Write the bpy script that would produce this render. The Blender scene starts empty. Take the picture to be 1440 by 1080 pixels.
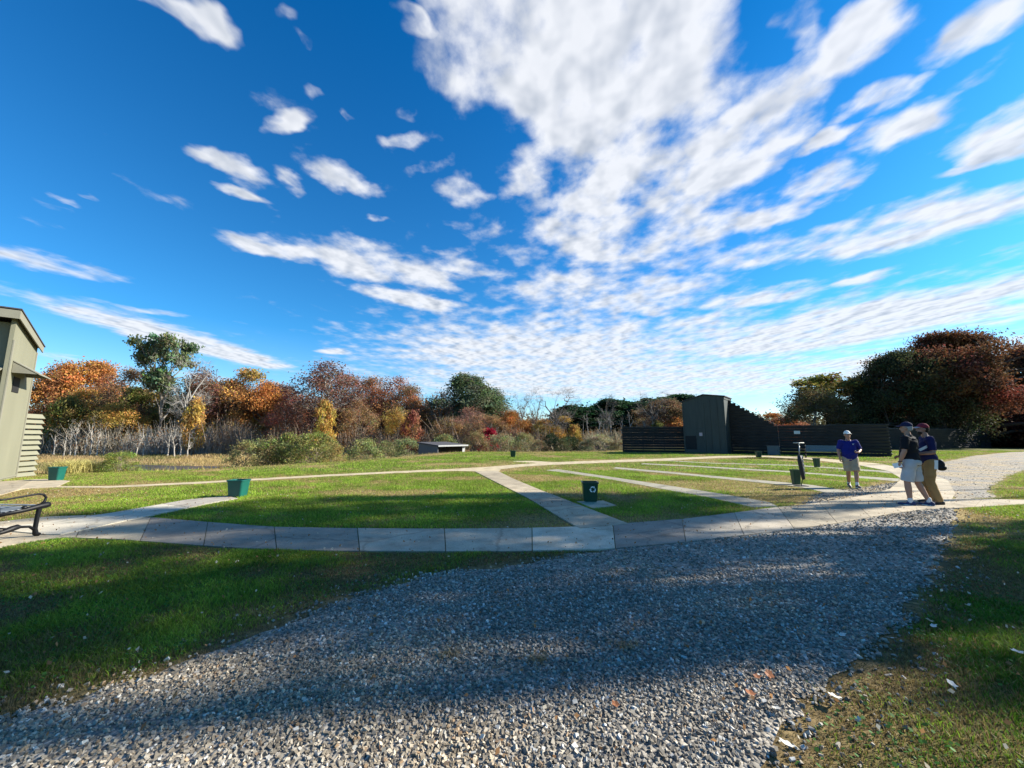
import bpy, bmesh, math, random
import numpy as np
from mathutils import Vector, Matrix
R = math.radians
sc = bpy.context.scene
col = sc.collection
# ------------------------------------------------------------------ camera
F = 541.0; TILT = R(7.8); H = 1.5
CT, ST = math.cos(TILT), math.sin(TILT)
cam_d = bpy.data.cameras.new('camera'); cam = bpy.data.objects.new('camera', cam_d); col.objects.link(cam)
cam_d.sensor_width = 36; cam_d.lens = 36 * F / 1440; cam_d.clip_end = 6000; cam_d.clip_start = 0.05
cam.location = (0, 0, H); cam.rotation_euler = (R(90) + TILT, 0, 0)
sc.camera = cam

def ray(px, py):
    a = (px - 720) / F; v = (540 - py) / F
    return Vector((a, CT - v * ST, ST + v * CT))
def G(px, py, z=0.0):          # point of the level plane z seen at a place of the photograph
    d = ray(px, py); k = (z - H) / d.z
    return Vector((d.x * k, d.y * k, z))
def D(px, py, Y):              # point at depth Y
    d = ray(px, py); k = Y / d.y
    return Vector((d.x * k, Y, H + d.z * k))

# ------------------------------------------------------------------ object helpers
def tag(o, label=None, cat=None, group=None, kind=None):
    if label: o['label'] = label
    if cat: o['category'] = cat
    if group: o['group'] = group
    if kind: o['kind'] = kind
    return o
def empty(name, loc, rz=0.0):
    o = bpy.data.objects.new(name, None); col.objects.link(o)
    o.location = loc; o.rotation_euler = (0, 0, rz); o.empty_display_size = 0.2
    return o
def link(name, me, mat=None, parent=None, smooth=False):
    if mat is not None and len(me.materials) == 0: me.materials.append(mat)
    if smooth: me.polygons.foreach_set('use_smooth', np.ones(len(me.polygons), bool))
    o = bpy.data.objects.new(name, me); col.objects.link(o)
    if parent: o.parent = parent
    return o
def obj(name, bm, mat, parent=None, smooth=False, bevel=0.0):
    me = bpy.data.meshes.new(name); bm.normal_update(); bm.to_mesh(me); bm.free()
    o = link(name, me, mat, parent, smooth)
    if bevel:
        b = o.modifiers.new('bevel', 'BEVEL'); b.width = bevel; b.segments = 2; b.limit_method = 'ANGLE'
    return o
def mesh_np(name, V, Fa, cols=None, mat=None, parent=None, smooth=False):
    V = np.ascontiguousarray(V, dtype=np.float32); Fa = np.ascontiguousarray(Fa, dtype=np.int32)
    n, k = Fa.shape
    me = bpy.data.meshes.new(name)
    me.vertices.add(len(V)); me.vertices.foreach_set('co', V.ravel())
    me.loops.add(n * k); me.loops.foreach_set('vertex_index', Fa.ravel())
    me.polygons.add(n); me.polygons.foreach_set('loop_start', np.arange(0, n * k, k, dtype=np.int32))
    me.update(calc_edges=True); me.polygons.foreach_set('use_smooth', np.full(n, bool(smooth)))
    if cols is not None:
        a = me.color_attributes.new('Col', 'FLOAT_COLOR', 'POINT')
        c = np.ones((len(V), 4), np.float32); c[:, :3] = cols
        a.data.foreach_set('color', c.ravel())
    return link(name, me, mat, parent)
def bx(bm, c, s, rot=None):
    m = Matrix.Translation(Vector(c)) @ (rot.to_4x4() if rot else Matrix()) @ Matrix.Diagonal((s[0], s[1], s[2], 1))
    bmesh.ops.create_cube(bm, size=1, matrix=m)
def bar(bm, p, q, w, h=None, up=Vector((0, 0, 1))):
    p, q = Vector(p), Vector(q); h = h or w; d = q - p; L = d.length
    if L < 1e-6: return
    y = d / L; x = y.cross(up)
    if x.length < 1e-4: x = y.cross(Vector((1, 0, 0)))
    x.normalize(); z = x.cross(y)
    m = Matrix((x, y, z)).transposed().to_4x4(); m.translation = (p + q) / 2
    bmesh.ops.create_cube(bm, size=1, matrix=m @ Matrix.Diagonal((w, L, h, 1)))
def tube(bm, pts, rad, n=8, caps=True):
    pts = [Vector(p) for p in pts]; rad = rad if hasattr(rad, '__len__') else [rad] * len(pts)
    rings = []
    ref = None
    for i, p in enumerate(pts):
        d = (pts[min(i + 1, len(pts) - 1)] - pts[max(i - 1, 0)]).normalized()
        if ref is None:
            ref = d.orthogonal().normalized()
        ref = (ref - d * ref.dot(d)).normalized(); b = d.cross(ref)
        rings.append([bm.verts.new(p + (ref * math.cos(2 * math.pi * j / n) + b * math.sin(2 * math.pi * j / n)) * rad[i]) for j in range(n)])
    for a, b in zip(rings, rings[1:]):
        for j in range(n):
            bm.faces.new((a[j], a[(j + 1) % n], b[(j + 1) % n], b[j]))
    if caps:
        bm.faces.new(rings[0][::-1]); bm.faces.new(rings[-1])
def prism(bm, pts, ext):
    ext = Vector(ext)
    a = [bm.verts.new(Vector(p)) for p in pts]; b = [bm.verts.new(Vector(p) + ext) for p in pts]
    n = len(a)
    try:
        bm.faces.new(a[::-1]); bm.faces.new(b)
        for i in range(n): bm.faces.new((a[i], a[(i + 1) % n], b[(i + 1) % n], b[i]))
    except ValueError: pass
    bmesh.ops.recalc_face_normals(bm, faces=bm.faces)

# ------------------------------------------------------------------ noise, polygons
def vn(x, y, s, seed=0):
    x = np.asarray(x) * s + seed * 17.13; y = np.asarray(y) * s + seed * 5.71
    xi = np.floor(x).astype(np.int64); yi = np.floor(y).astype(np.int64); fx = x - xi; fy = y - yi
    fx = fx * fx * (3 - 2 * fx); fy = fy * fy * (3 - 2 * fy)
    def h(a, b):
        n = (a * 374761393 + b * 668265263 + seed * 974711) & 0x7fffffff
        n = ((n ^ (n >> 13)) * 1274126177) & 0x7fffffff
        return ((n ^ (n >> 16)) & 0xffff) / 65535.0
    return (h(xi, yi) * (1 - fx) + h(xi + 1, yi) * fx) * (1 - fy) + (h(xi, yi + 1) * (1 - fx) + h(xi + 1, yi + 1) * fx) * fy
def fbm(x, y, s, seed=0, o=3):
    t = 0; a = 0.5; tot = 0
    for i in range(o):
        t = t + a * vn(x, y, s * 2 ** i, seed + i * 3); tot += a; a *= 0.5
    return t / tot
def sstep(a, b, x):
    t = np.clip((x - a) / (b - a), 0, 1); return t * t * (3 - 2 * t)
def sdist(x, y, poly):          # signed distance to a polygon: negative inside
    P = np.array([(p[0], p[1]) for p in poly]); Q = np.roll(P, -1, 0)
    d2 = np.full(x.shape, 1e9); ins = np.zeros(x.shape, bool)
    for (ax, ay), (b_x, b_y) in zip(P, Q):
        ex, ey = b_x - ax, b_y - ay; L = ex * ex + ey * ey + 1e-12
        t = np.clip(((x - ax) * ex + (y - ay) * ey) / L, 0, 1)
        d2 = np.minimum(d2, (x - ax - t * ex) ** 2 + (y - ay - t * ey) ** 2)
        c = ((ay > y) != (b_y > y)) & (x < ex * (y - ay) / (ey if abs(ey) > 1e-12 else 1e-12) + ax)
        ins ^= c
    d = np.sqrt(d2); return np.where(ins, -d, d)
CRX = [-80, -30, -22, -14.6, -10, -5.5, 3, 11, 14.5, 18, 22]; CRY = [7, 11, 14.2, 17.5, 24, 36, 38, 41, 50, 150, 400]
def terr(x, y):
    x = np.asarray(x, float); y = np.asarray(y, float)
    d = y - np.interp(x, CRX, CRY)
    z = -2.2 * sstep(0, 13, d) + 0.10 * np.exp(-((x + 3) / 7) ** 2 - ((y - 33) / 6) ** 2)
    z = z + sstep(0, 6, d) * (fbm(x, y, 0.15, 5) - 0.5) * 0.35
    return z
def terr1(x, y): return float(terr(np.array([x]), np.array([y]))[0])

# ------------------------------------------------------------------ materials
def new_mat(name):
    m = bpy.data.materials.new(name); m.use_nodes = True
    nt = m.node_tree; b = nt.nodes['Principled BSDF']; return m, nt, b
def N(nt, t, **kw):
    n = nt.nodes.new(t)
    for k, v in kw.items():
        if k.startswith('i_'): n.inputs[k[2:].replace('_', ' ')].default_value = v
        else: setattr(n, k, v)
    return n
def ramp(nt, stops):
    r = nt.nodes.new('ShaderNodeValToRGB'); e = r.color_ramp.elements
    while len(e) < len(stops): e.new(0.5)
    for i, (p, c) in enumerate(stops):
        e[i].position = p; e[i].color = (*c, 1) if len(c) == 3 else c
    return r
def simple(name, c, rough=0.7, var=0.25, scale=6.0, bump=0.0, metallic=0.0, spec=0.4, grain=None, bscale=None):
    m, nt, b = new_mat(name); L = nt.links
    tc = N(nt, 'ShaderNodeTexCoord'); mp = N(nt, 'ShaderNodeMapping')
    if grain: mp.inputs['Scale'].default_value = grain
    L.new(tc.outputs['Object'], mp.inputs['Vector'])
    nz = N(nt, 'ShaderNodeTexNoise'); nz.inputs['Scale'].default_value = scale; nz.inputs['Detail'].default_value = 6
    L.new(mp.outputs['Vector'], nz.inputs['Vector'])
    r = ramp(nt, [(0.25, [x * (1 - var) for x in c]), (0.75, [min(1, x * (1 + var)) for x in c])])
    L.new(nz.outputs['Fac'], r.inputs['Fac']); L.new(r.outputs['Color'], b.inputs['Base Color'])
    b.inputs['Roughness'].default_value = rough; b.inputs['Metallic'].default_value = metallic
    b.inputs['Specular IOR Level'].default_value = spec
    if bump:
        n2 = N(nt, 'ShaderNodeTexNoise'); n2.inputs['Scale'].default_value = bscale or scale * 6; n2.inputs['Detail'].default_value = 4
        L.new(mp.outputs['Vector'], n2.inputs['Vector'])
        bp = N(nt, 'ShaderNodeBump'); bp.inputs['Strength'].default_value = bump; bp.inputs['Distance'].default_value = 0.02
        L.new(n2.outputs['Fac'], bp.inputs['Height']); L.new(bp.outputs['Normal'], b.inputs['Normal'])
    return m
def leafy(name, use_obj=False, trans=0.35, rough=0.55, jitter=0.35):
    """foliage: colour from the vertex attribute (optionally times the object's own colour)"""
    m, nt, b = new_mat(name); L = nt.links
    at = N(nt, 'ShaderNodeAttribute', attribute_name='Col')
    src = at.outputs['Color']
    if use_obj:
        oi = N(nt, 'ShaderNodeObjectInfo'); mx = N(nt, 'ShaderNodeMix', data_type='RGBA', blend_type='MULTIPLY'); mx.inputs[0].default_value = 1
        L.new(at.outputs['Color'], mx.inputs[6]); L.new(oi.outputs['Color'], mx.inputs[7]); src = mx.outputs[2]
    L.new(src, b.inputs['Base Color']); b.inputs['Roughness'].default_value = rough
    b.inputs['Specular IOR Level'].default_value = 0.15
    tr = N(nt, 'ShaderNodeBsdfTranslucent'); L.new(src, tr.inputs['Color'])
    ms = N(nt, 'ShaderNodeMixShader'); ms.inputs[0].default_value = trans
    L.new(b.outputs[0], ms.inputs[1]); L.new(tr.outputs[0], ms.inputs[2])
    L.new(ms.outputs[0], nt.nodes['Material Output'].inputs['Surface'])
    return m
M = {}
M['grass'] = leafy('grass_blade', trans=0.40, rough=0.6)
M['leaf'] = leafy('tree_leaf', use_obj=True, trans=0.35, rough=.8)
M['bark'] = leafy('bark', use_obj=True, trans=0.0, rough=0.9)
M['stone'] = leafy('crushed_stone', trans=0.0, rough=0.75)

# ------------------------------------------------------------------ regions of the ground (photo places -> level ground)
def W(pts, z=0.0): return [G(px, py, z) for px, py in pts]
GRAVEL = W([(-380, 1100), (-120, 1062), (0, 1022), (100, 987), (250, 937), (400, 880), (480, 848), (600, 812), (720, 797), (790, 785), (850, 774),
            (960, 764), (1060, 752), (1170, 737), (1260, 722), (1335, 713), (1345, 724), (1335, 750), (1305, 800), (1262, 860), (1205, 925), (1150, 965),
            (1105, 1018), (1060, 1082), (1010, 1180), (940, 1400), (200, 1800), (-900, 1500)])
GRAVEL2 = W([(1302, 661), (1326, 650), (1370, 641), (1420, 636), (1520, 633), (1640, 632), (1640, 640), (1520, 650), (1440, 661), (1412, 672), (1388, 690), (1400, 699), (1345, 702), (1320, 680)])
GRAVEL3 = W([(1128, 712), (1150, 696), (1172, 690), (1215, 686), (1264, 678), (1256, 688), (1205, 701)])
near_e = [(-260, 830), (-100, 795), (0, 771), (40, 763), (90, 757), (170, 760), (260, 767), (350, 773), (450, 776), (640, 777), (760, 776), (850, 774), (960, 764), (1060, 752), (1170, 738), (1250, 724), (1310, 716)]
far_e = [(-260, 770), (-100, 752), (0, 735), (60, 728), (140, 725), (205, 728), (300, 736), (380, 742), (480, 744), (600, 745), (740, 744), (812, 742), (882, 737), (960, 731), (1040, 721), (1092, 714), (1130, 711), (1195, 701), (1260, 690)]
STRIPS = []   # (left edge, right edge, panel length, z, name)
def poly_of(a, b): return list(a) + list(b)[::-1]
def resample(pts, n):
    P = np.array([(p.x, p.y) for p in pts]); s = np.r_[0, np.cumsum(np.hypot(*np.diff(P, axis=0).T))]
    t = np.linspace(0, s[-1], n); return np.c_[np.interp(t, s, P[:, 0]), np.interp(t, s, P[:, 1])]
walk_defs = [
    ('main', near_e, far_e, 1.30, 0.018),
    ('w1', [(816, 745), (800, 736), (740, 700), (700, 680), (668, 663.5)], [(884, 738), (830, 717), (760, 690), (722, 674), (700, 663)], 0.98, 0.022),
    ('w2', [(1058, 714), (996, 700), (940, 690), (909, 683.5), (840, 671.5), (767, 661.5)], [(1094, 713), (1083, 707), (1015, 695), (940, 683), (850, 669.5), (784, 660)], 1.5, 0.010),
    ('w3', [(1165, 694), (1125, 685), (1074, 679.5), (1035, 675.5), (945, 666.5), (862, 659)], [(1200, 692), (1140, 682), (1074, 676), (1035, 672.3), (945, 664), (866, 657)], 1.5, 0.009),
    ('w4', [(1262, 677), (1180, 670.5), (1099, 664), (961, 656), (900, 653)], [(1268, 673.5), (1180, 668), (1099, 662), (961, 654.3), (905, 651.6)], 1.8, 0.009),
    ('w5', [(1263, 666.5), (1180, 660), (1120, 655.5), (1004, 652.3), (934, 648.3)], [(1268, 664), (1180, 658), (1120, 654), (1004, 651.2), (938, 647.3)], 1.8, 0.009),
    ('w6', [(1205, 654), (1250, 663), (1268, 674), (1252, 688), (1208, 701)], [(1245, 654), (1300, 664), (1333, 676), (1343, 694), (1335, 709)], 1.2, 0.018),
    ('right', [(1300, 717), (1370, 714), (1440, 710), (1640, 706)], [(1310, 702), (1375, 702), (1440, 703.5), (1640, 700)], 1.4, 0.014),
    ('left', [(62, 754), (85, 754), (207, 728), (300, 708), (334, 702.5)], [(-30, 745), (30, 741), (155, 723.5), (262, 704.5), (318, 699)], 1.4, 0.031),
    ('padC', [(834, 716), (867, 712)], [(811, 706), (849, 705)], 3, 0.019),
    ('apron', [(-300, 712), (0, 697), (32, 688), (80, 685.5)], [(-300, 683), (0, 678), (60, 674), (98, 677)], 1.6, 0.022),
]
WALKPOLY = []
for nm, a, b, L, z in walk_defs:
    WALKPOLY.append(poly_of(W(a), W(b)))
FARPATH = poly_of(W([(78, 686), (154, 686.3), (250, 682), (300, 679.3), (460, 670.3), (560, 665.5), (640, 662.5), (700, 664), (705, 660), (735, 656.5), (775, 654), (850, 651), (935, 648), (1010, 644.2), (1075, 643.0), (1130, 645.5), (1205, 654)]),
                  W([(80, 684), (154, 684), (250, 679.3), (300, 676.8), (460, 667.7), (560, 662.8), (640, 659.5), (690, 656.5), (725, 653.5), (770, 650.5), (850, 647.5), (935, 644.9), (1010, 641.4), (1075, 641), (1135, 643), (1245, 653)]))
PATHD = W([(722, 649.5), (790, 653.5), (800, 651.5), (740, 647.5), (722, 647)])
# ------------------------------------------------------------------ ground sheet
def make_ground():
    nr, na = 460, 720
    r = 0.6 * (3000 / 0.6) ** (np.linspace(0, 1, nr)); th = np.linspace(0, 2 * np.pi, na, endpoint=False)
    RR, TH = np.meshgrid(r, th, indexing='ij'); x = (RR * np.sin(TH)).ravel(); y = (RR * np.cos(TH)).ravel()
    z = terr(x, y)
    V = np.c_[x, y, z]; V = np.vstack([V, [0, 0, 0]])
    i = np.arange(nr - 1)[:, None] * na; j = np.arange(na)[None]; j2 = (j + 1) % na
    Q = np.stack([i + j, i + na + j, i + na + j2, i + j2], -1).reshape(-1, 4)[:, ::-1]
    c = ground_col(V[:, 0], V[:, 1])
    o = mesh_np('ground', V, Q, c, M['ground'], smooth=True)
    bm = bmesh.new(); bm.from_mesh(o.data); bm.verts.ensure_lookup_table()
    cv = bm.verts[nr * na]
    for k in range(na): bm.faces.new((bm.verts[k], bm.verts[(k + 1) % na], cv))
    bmesh.ops.recalc_face_normals(bm, faces=bm.faces); bm.to_mesh(o.data); bm.free()
    if o.data.polygons[5].normal.z < 0: o.data.flip_normals()
    tag(o, kind='structure')
def dryness(x, y):
    d = 0.75 * sstep(0.50, 0.70, fbm(x, y, 0.55, 3)) + 0.35 * sstep(0.55, 0.75, fbm(x, y, 2.1, 9))
    d = d + .55 * sstep(.50, .66, fbm(x, y, 1.1, 55)) * (y < 6.3)
    g = sdist(x, y, GRAVEL); d = d + 0.75 * np.exp(-np.clip(g, 0, 9) / 0.22) + 0.25 * np.exp(-np.clip(g, 0, 9) / 0.9) * vn(x, y, 1.5, 8)
    for P in (GRAVEL2, GRAVEL3): d = d + 0.5 * np.exp(-np.clip(sdist(x, y, P), 0, 9) / 0.5)
    # crest and far paths are parched
    e = y - np.interp(x, CRX, CRY); d = d + 0.55 * sstep(-7, -0.5, e) * (0.4 + 0.9 * vn(x, y, 0.35, 4))
    d = d + 0.6 * np.exp(-np.clip(sdist(x, y, FARPATH), 0, 9) / 0.7)
    d = d + 0.65 * np.exp(-((x + 12.2) / 2.6) ** 2 - ((y - 9.6) / 1.1) ** 2) + 0.5 * np.exp(-((x + 9.5) / 1.6) ** 2 - ((y - 7.6) / .6) ** 2)
    d = d + 0.5 * np.exp(-((x - 3) / 5) ** 2 - ((y - 19) / 1.3) ** 2) * (y > 15)
    return np.clip(d, 0, 1)
GREEN = np.array([0.150, 0.265, 0.024]); GREEN2 = np.array([0.31, 0.40, 0.050]); DRY = np.array([0.36, 0.27, 0.11]); SOIL = np.array([0.10, 0.070, 0.040])
DGREEN = np.array([0.040, 0.130, 0.010])
def ground_col(x, y):
    d = dryness(x, y)[:, None]; n = fbm(x, y, 3.0, 2)[:, None]
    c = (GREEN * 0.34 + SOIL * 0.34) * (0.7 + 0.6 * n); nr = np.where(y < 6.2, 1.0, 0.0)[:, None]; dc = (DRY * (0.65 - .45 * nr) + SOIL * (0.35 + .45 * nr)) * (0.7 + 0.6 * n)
    c = c * (1 - d) + dc * d
    e = (y - np.interp(x, CRX, CRY))[:, None]; m = sstep(0.5, 4, e)
    marsh = np.array([0.34, 0.25, 0.12]) * (0.6 + 0.8 * fbm(x, y, 0.12, 6)[:, None]) 
    wood = np.array([0.10, 0.075, 0.045]); f = sstep(55, 85, e)
    marsh = marsh * (1 - f) + wood * f
    c = c * (1 - m) + marsh * m
    fr = sstep(48, 60, y)[:, None]                  # beneath the woods beyond the fence
    return c * (1 - fr * (x[:, None] > 15)) + wood * 0.8 * fr * (x[:, None] > 15)
m, nt, b = new_mat('turf_soil'); L = nt.links
at = N(nt, 'ShaderNodeAttribute', attribute_name='Col'); tc = N(nt, 'ShaderNodeTexCoord')
nz = N(nt, 'ShaderNodeTexNoise'); nz.inputs['Scale'].default_value = 14; nz.inputs['Detail'].default_value = 8
L.new(tc.outputs['Object'], nz.inputs['Vector'])
rp = ramp(nt, [(0.3, (.5, .5, .5)), (0.7, (1.5, 1.5, 1.4))]); L.new(nz.outputs['Fac'], rp.inputs['Fac'])
mx = N(nt, 'ShaderNodeMix', data_type='RGBA', blend_type='MULTIPLY'); mx.inputs[0].default_value = 1
L.new(at.outputs['Color'], mx.inputs[6]); L.new(rp.outputs['Color'], mx.inputs[7]); L.new(mx.outputs[2], b.inputs['Base Color'])
b.inputs['Roughness'].default_value = 0.95; b.inputs['Specular IOR Level'].default_value = 0.1
bp = N(nt, 'ShaderNodeBump'); bp.inputs['Strength'].default_value = 0.8; bp.inputs['Distance'].default_value = 0.03
L.new(nz.outputs['Fac'], bp.inputs['Height']); L.new(bp.outputs['Normal'], b.inputs['Normal'])
M['ground'] = m
make_ground()
# ------------------------------------------------------------------ gravel sheets
m, nt, b = new_mat('gravel_bed'); L = nt.links
tc = N(nt, 'ShaderNodeTexCoord'); vo = N(nt, 'ShaderNodeTexVoronoi'); vo.inputs['Scale'].default_value = 38
L.new(tc.outputs['Object'], vo.inputs['Vector'])
r1 = ramp(nt, [(0.0, (.12, .11, .095)), (0.45, (.21, .19, .16)), (0.8, (.30, .27, .23)), (1.0, (.42, .38, .32))])
sx = N(nt, 'ShaderNodeSeparateColor'); L.new(vo.outputs['Color'], sx.inputs[0]); L.new(sx.outputs[0], r1.inputs['Fac'])
nz = N(nt, 'ShaderNodeTexNoise'); nz.inputs['Scale'].default_value = 0.9; nz.inputs['Detail'].default_value = 5; L.new(tc.outputs['Object'], nz.inputs['Vector'])
r2 = ramp(nt, [(0.3, (.75, .76, .78)), (0.7, (1.2, 1.15, 1.05))]); L.new(nz.outputs['Fac'], r2.inputs['Fac'])
mx = N(nt, 'ShaderNodeMix', data_type='RGBA', blend_type='MULTIPLY'); mx.inputs[0].default_value = 1
L.new(r1.outputs['Color'], mx.inputs[6]); L.new(r2.outputs['Color'], mx.inputs[7]); L.new(mx.outputs[2], b.inputs['Base Color'])
bp = N(nt, 'ShaderNodeBump', invert=True); bp.inputs['Strength'].default_value = 1.0; bp.inputs['Distance'].default_value = 0.02
L.new(vo.outputs['Distance'], bp.inputs['Height']); L.new(bp.outputs['Normal'], b.inputs['Normal']); b.inputs['Roughness'].default_value = 0.85
M['gravel'] = m
m = m.copy(); m.name = 'gravel_dirt'; M['gravel_dirt'] = m; e = [n for n in m.node_tree.nodes if n.type == 'VALTORGB'][1].color_ramp.elements
e[0].color = (1.35, 1.12, .72, 1); e[1].color = (.95, .93, .88, 1); e[0].position = .42; e[1].position = .56
def sheet(name, poly, z, mat, kind='structure', ragged=0.0, seed=1):
    pts = []
    rnd = random.Random(seed)
    n = len(poly)
    for i in range(n):
        a, b_ = Vector(poly[i]), Vector(poly[(i + 1) % n]); L_ = (b_ - a).length; k = max(1, min(40, int(L_ / max(0.12, 0.02 * a.length))))
        for j in range(k):
            p = a.lerp(b_, j / k); pts.append(Vector((p.x + rnd.uniform(-ragged, ragged), p.y + rnd.uniform(-ragged, ragged), z)))
    bm = bmesh.new(); vs = [bm.verts.new(p) for p in pts]; f = bm.faces.new(vs)
    bmesh.ops.triangulate(bm, faces=[f]); bm.normal_update()
    for f in bm.faces:
        if f.normal.z < 0: f.normal_flip()
    o = obj(name, bm, mat); tag(o, kind=kind); return o
sheet('gravel_drive', GRAVEL, 0.006, M['gravel'], ragged=0.05)
sheet('gravel_road', GRAVEL2, 0.005, M['gravel_dirt'], ragged=0.05)
sheet('gravel_patch', GRAVEL3, 0.0045, M['gravel_dirt'], ragged=0.04)
M['sand'] = simple('worn_path', (0.42, 0.35, 0.23), 0.9, 0.30, 3.0, 0.5, spec=0.1)
sheet('dirt_path', FARPATH, 0.010, M['sand'], ragged=0.03)
sheet('dirt_path', PATHD, 0.009, M['sand'], ragged=0.03)
# ------------------------------------------------------------------ concrete walks: slabs with joints
m, nt, b = new_mat('concrete'); L = nt.links
at = N(nt, 'ShaderNodeAttribute', attribute_name='Col'); tc = N(nt, 'ShaderNodeTexCoord')
n1 = N(nt, 'ShaderNodeTexNoise'); n1.inputs['Scale'].default_value = 2.2; n1.inputs['Detail'].default_value = 9; n1.inputs['Roughness'].default_value = 0.65; L.new(tc.outputs['Object'], n1.inputs['Vector'])
n2 = N(nt, 'ShaderNodeTexNoise'); n2.inputs['Scale'].default_value = 90; n2.inputs['Detail'].default_value = 3; L.new(tc.outputs['Object'], n2.inputs['Vector'])
r1 = ramp(nt, [(0.30, (.50, .48, .44)), (0.42, (.82, .80, .76)), (0.55, (1.0, .98, .95)), (0.72, (1.18, 1.15, 1.08))]); L.new(n1.outputs['Fac'], r1.inputs['Fac'])
r2 = ramp(nt, [(0.3, (.72, .72, .72)), (0.6, (1.12, 1.12, 1.12))]); L.new(n2.outputs['Fac'], r2.inputs['Fac'])
a1 = N(nt, 'ShaderNodeMix', data_type='RGBA', blend_type='MULTIPLY'); a1.inputs[0].default_value = 1
a2 = N(nt, 'ShaderNodeMix', data_type='RGBA', blend_type='MULTIPLY'); a2.inputs[0].default_value = 1
L.new(at.outputs['Color'], a1.inputs[6]); L.new(r1.outputs['Color'], a1.inputs[7]); L.new(a1.outputs[2], a2.inputs[6]); L.new(r2.outputs['Color'], a2.inputs[7])
vk = N(nt, 'ShaderNodeTexVoronoi', feature='DISTANCE_TO_EDGE'); vk.inputs['Scale'].default_value = .55; kd = N(nt, 'ShaderNodeMix', data_type='RGBA'); kd.inputs[0].default_value = .25; L.new(tc.outputs['Object'], kd.inputs[6]); L.new(n1.outputs['Color'], kd.inputs[7]); L.new(kd.outputs[2], vk.inputs['Vector'])
rk = ramp(nt, [(0.0, (.30, .28, .24)), (0.006, (.45, .43, .4)), (0.010, (1, 1, 1))]); L.new(vk.outputs['Distance'], rk.inputs['Fac']); a3 = N(nt, 'ShaderNodeMix', data_type='RGBA', blend_type='MULTIPLY'); a3.inputs[0].default_value = .45; L.new(a2.outputs[2], a3.inputs[6]); L.new(rk.outputs['Color'], a3.inputs[7])
L.new(a3.outputs[2], b.inputs['Base Color']); b.inputs['Roughness'].default_value = 0.88
bp = N(nt, 'ShaderNodeBump'); bp.inputs['Strength'].default_value = 0.35; bp.inputs['Distance'].default_value = 0.004
L.new(n2.outputs['Fac'], bp.inputs['Height']); L.new(bp.outputs['Normal'], b.inputs['Normal'])
M['concrete'] = m
def slabs(name, A, B, plen, z, seed, tones=None):
    rnd = random.Random(seed)
    A = W(A); B = W(B); La = sum((A[i + 1] - A[i]).length for i in range(len(A) - 1)); Lb = sum((B[i + 1] - B[i]).length for i in range(len(B) - 1))
    n = max(1, round((La + Lb) / 2 / plen)); sub = 5
    a = resample(A, n * sub + 1); b_ = resample(B, n * sub + 1)
    V, Q, C = [], [], []
    for i in range(n):
        base = np.array([0.38, 0.32, 0.225]) * rnd.uniform(0.80, 1.18)
        if tones and i in tones: base = np.array(tones[i])
        ia = i * sub; zz = z + rnd.uniform(-.0015, .0015); s0 = len(V)
        for k in range(sub + 1):
            pa, pb = a[ia + k].copy(), b_[ia + k].copy()
            if k == 0 and i > 0: d = a[ia + 1] - a[ia]; g = 0.007 * d / max(np.hypot(*d), 1e-6); pa += g; d = b_[ia + 1] - b_[ia]; pb += 0.007 * d / max(np.hypot(*d), 1e-6)
            if k == sub and i < n - 1: d = a[ia + k] - a[ia + k - 1]; pa -= 0.007 * d / max(np.hypot(*d), 1e-6); d = b_[ia + k] - b_[ia + k - 1]; pb -= 0.007 * d / max(np.hypot(*d), 1e-6)
            for p, q in ((pa, -0.05), (pa, zz), (pb, zz), (pb, -0.05)): V.append((p[0], p[1], q)); C.append(base)
        for k in range(sub):
            o0 = s0 + k * 4
            for j in range(3): Q.append((o0 + j, o0 + j + 1, o0 + j + 5, o0 + j + 4))
        e0 = s0 + sub * 4
        Q.append((s0, s0 + 3, s0 + 2, s0 + 1)); Q.append((e0, e0 + 1, e0 + 2, e0 + 3))
    o = mesh_np(name, V, Q, C, M['concrete']); bm = bmesh.new(); bm.from_mesh(o.data); bmesh.ops.recalc_face_normals(bm, faces=bm.faces); bm.to_mesh(o.data); bm.free()
    tag(o, kind='structure')
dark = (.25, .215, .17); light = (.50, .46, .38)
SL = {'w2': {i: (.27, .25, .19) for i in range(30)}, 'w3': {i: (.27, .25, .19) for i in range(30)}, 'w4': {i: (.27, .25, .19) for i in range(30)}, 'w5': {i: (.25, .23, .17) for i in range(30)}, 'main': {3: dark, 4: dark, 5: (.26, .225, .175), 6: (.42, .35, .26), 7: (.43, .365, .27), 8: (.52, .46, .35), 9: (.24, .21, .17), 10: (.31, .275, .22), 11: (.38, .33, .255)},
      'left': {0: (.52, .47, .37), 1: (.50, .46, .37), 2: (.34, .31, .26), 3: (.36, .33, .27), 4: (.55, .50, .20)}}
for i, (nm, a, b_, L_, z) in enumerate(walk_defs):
    slabs('concrete_walk' if nm not in ('padC', 'apron') else {'padC': 'concrete_pad', 'apron': 'concrete_apron'}[nm], a, b_, L_, z, 11 + i, SL.get(nm))
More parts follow.
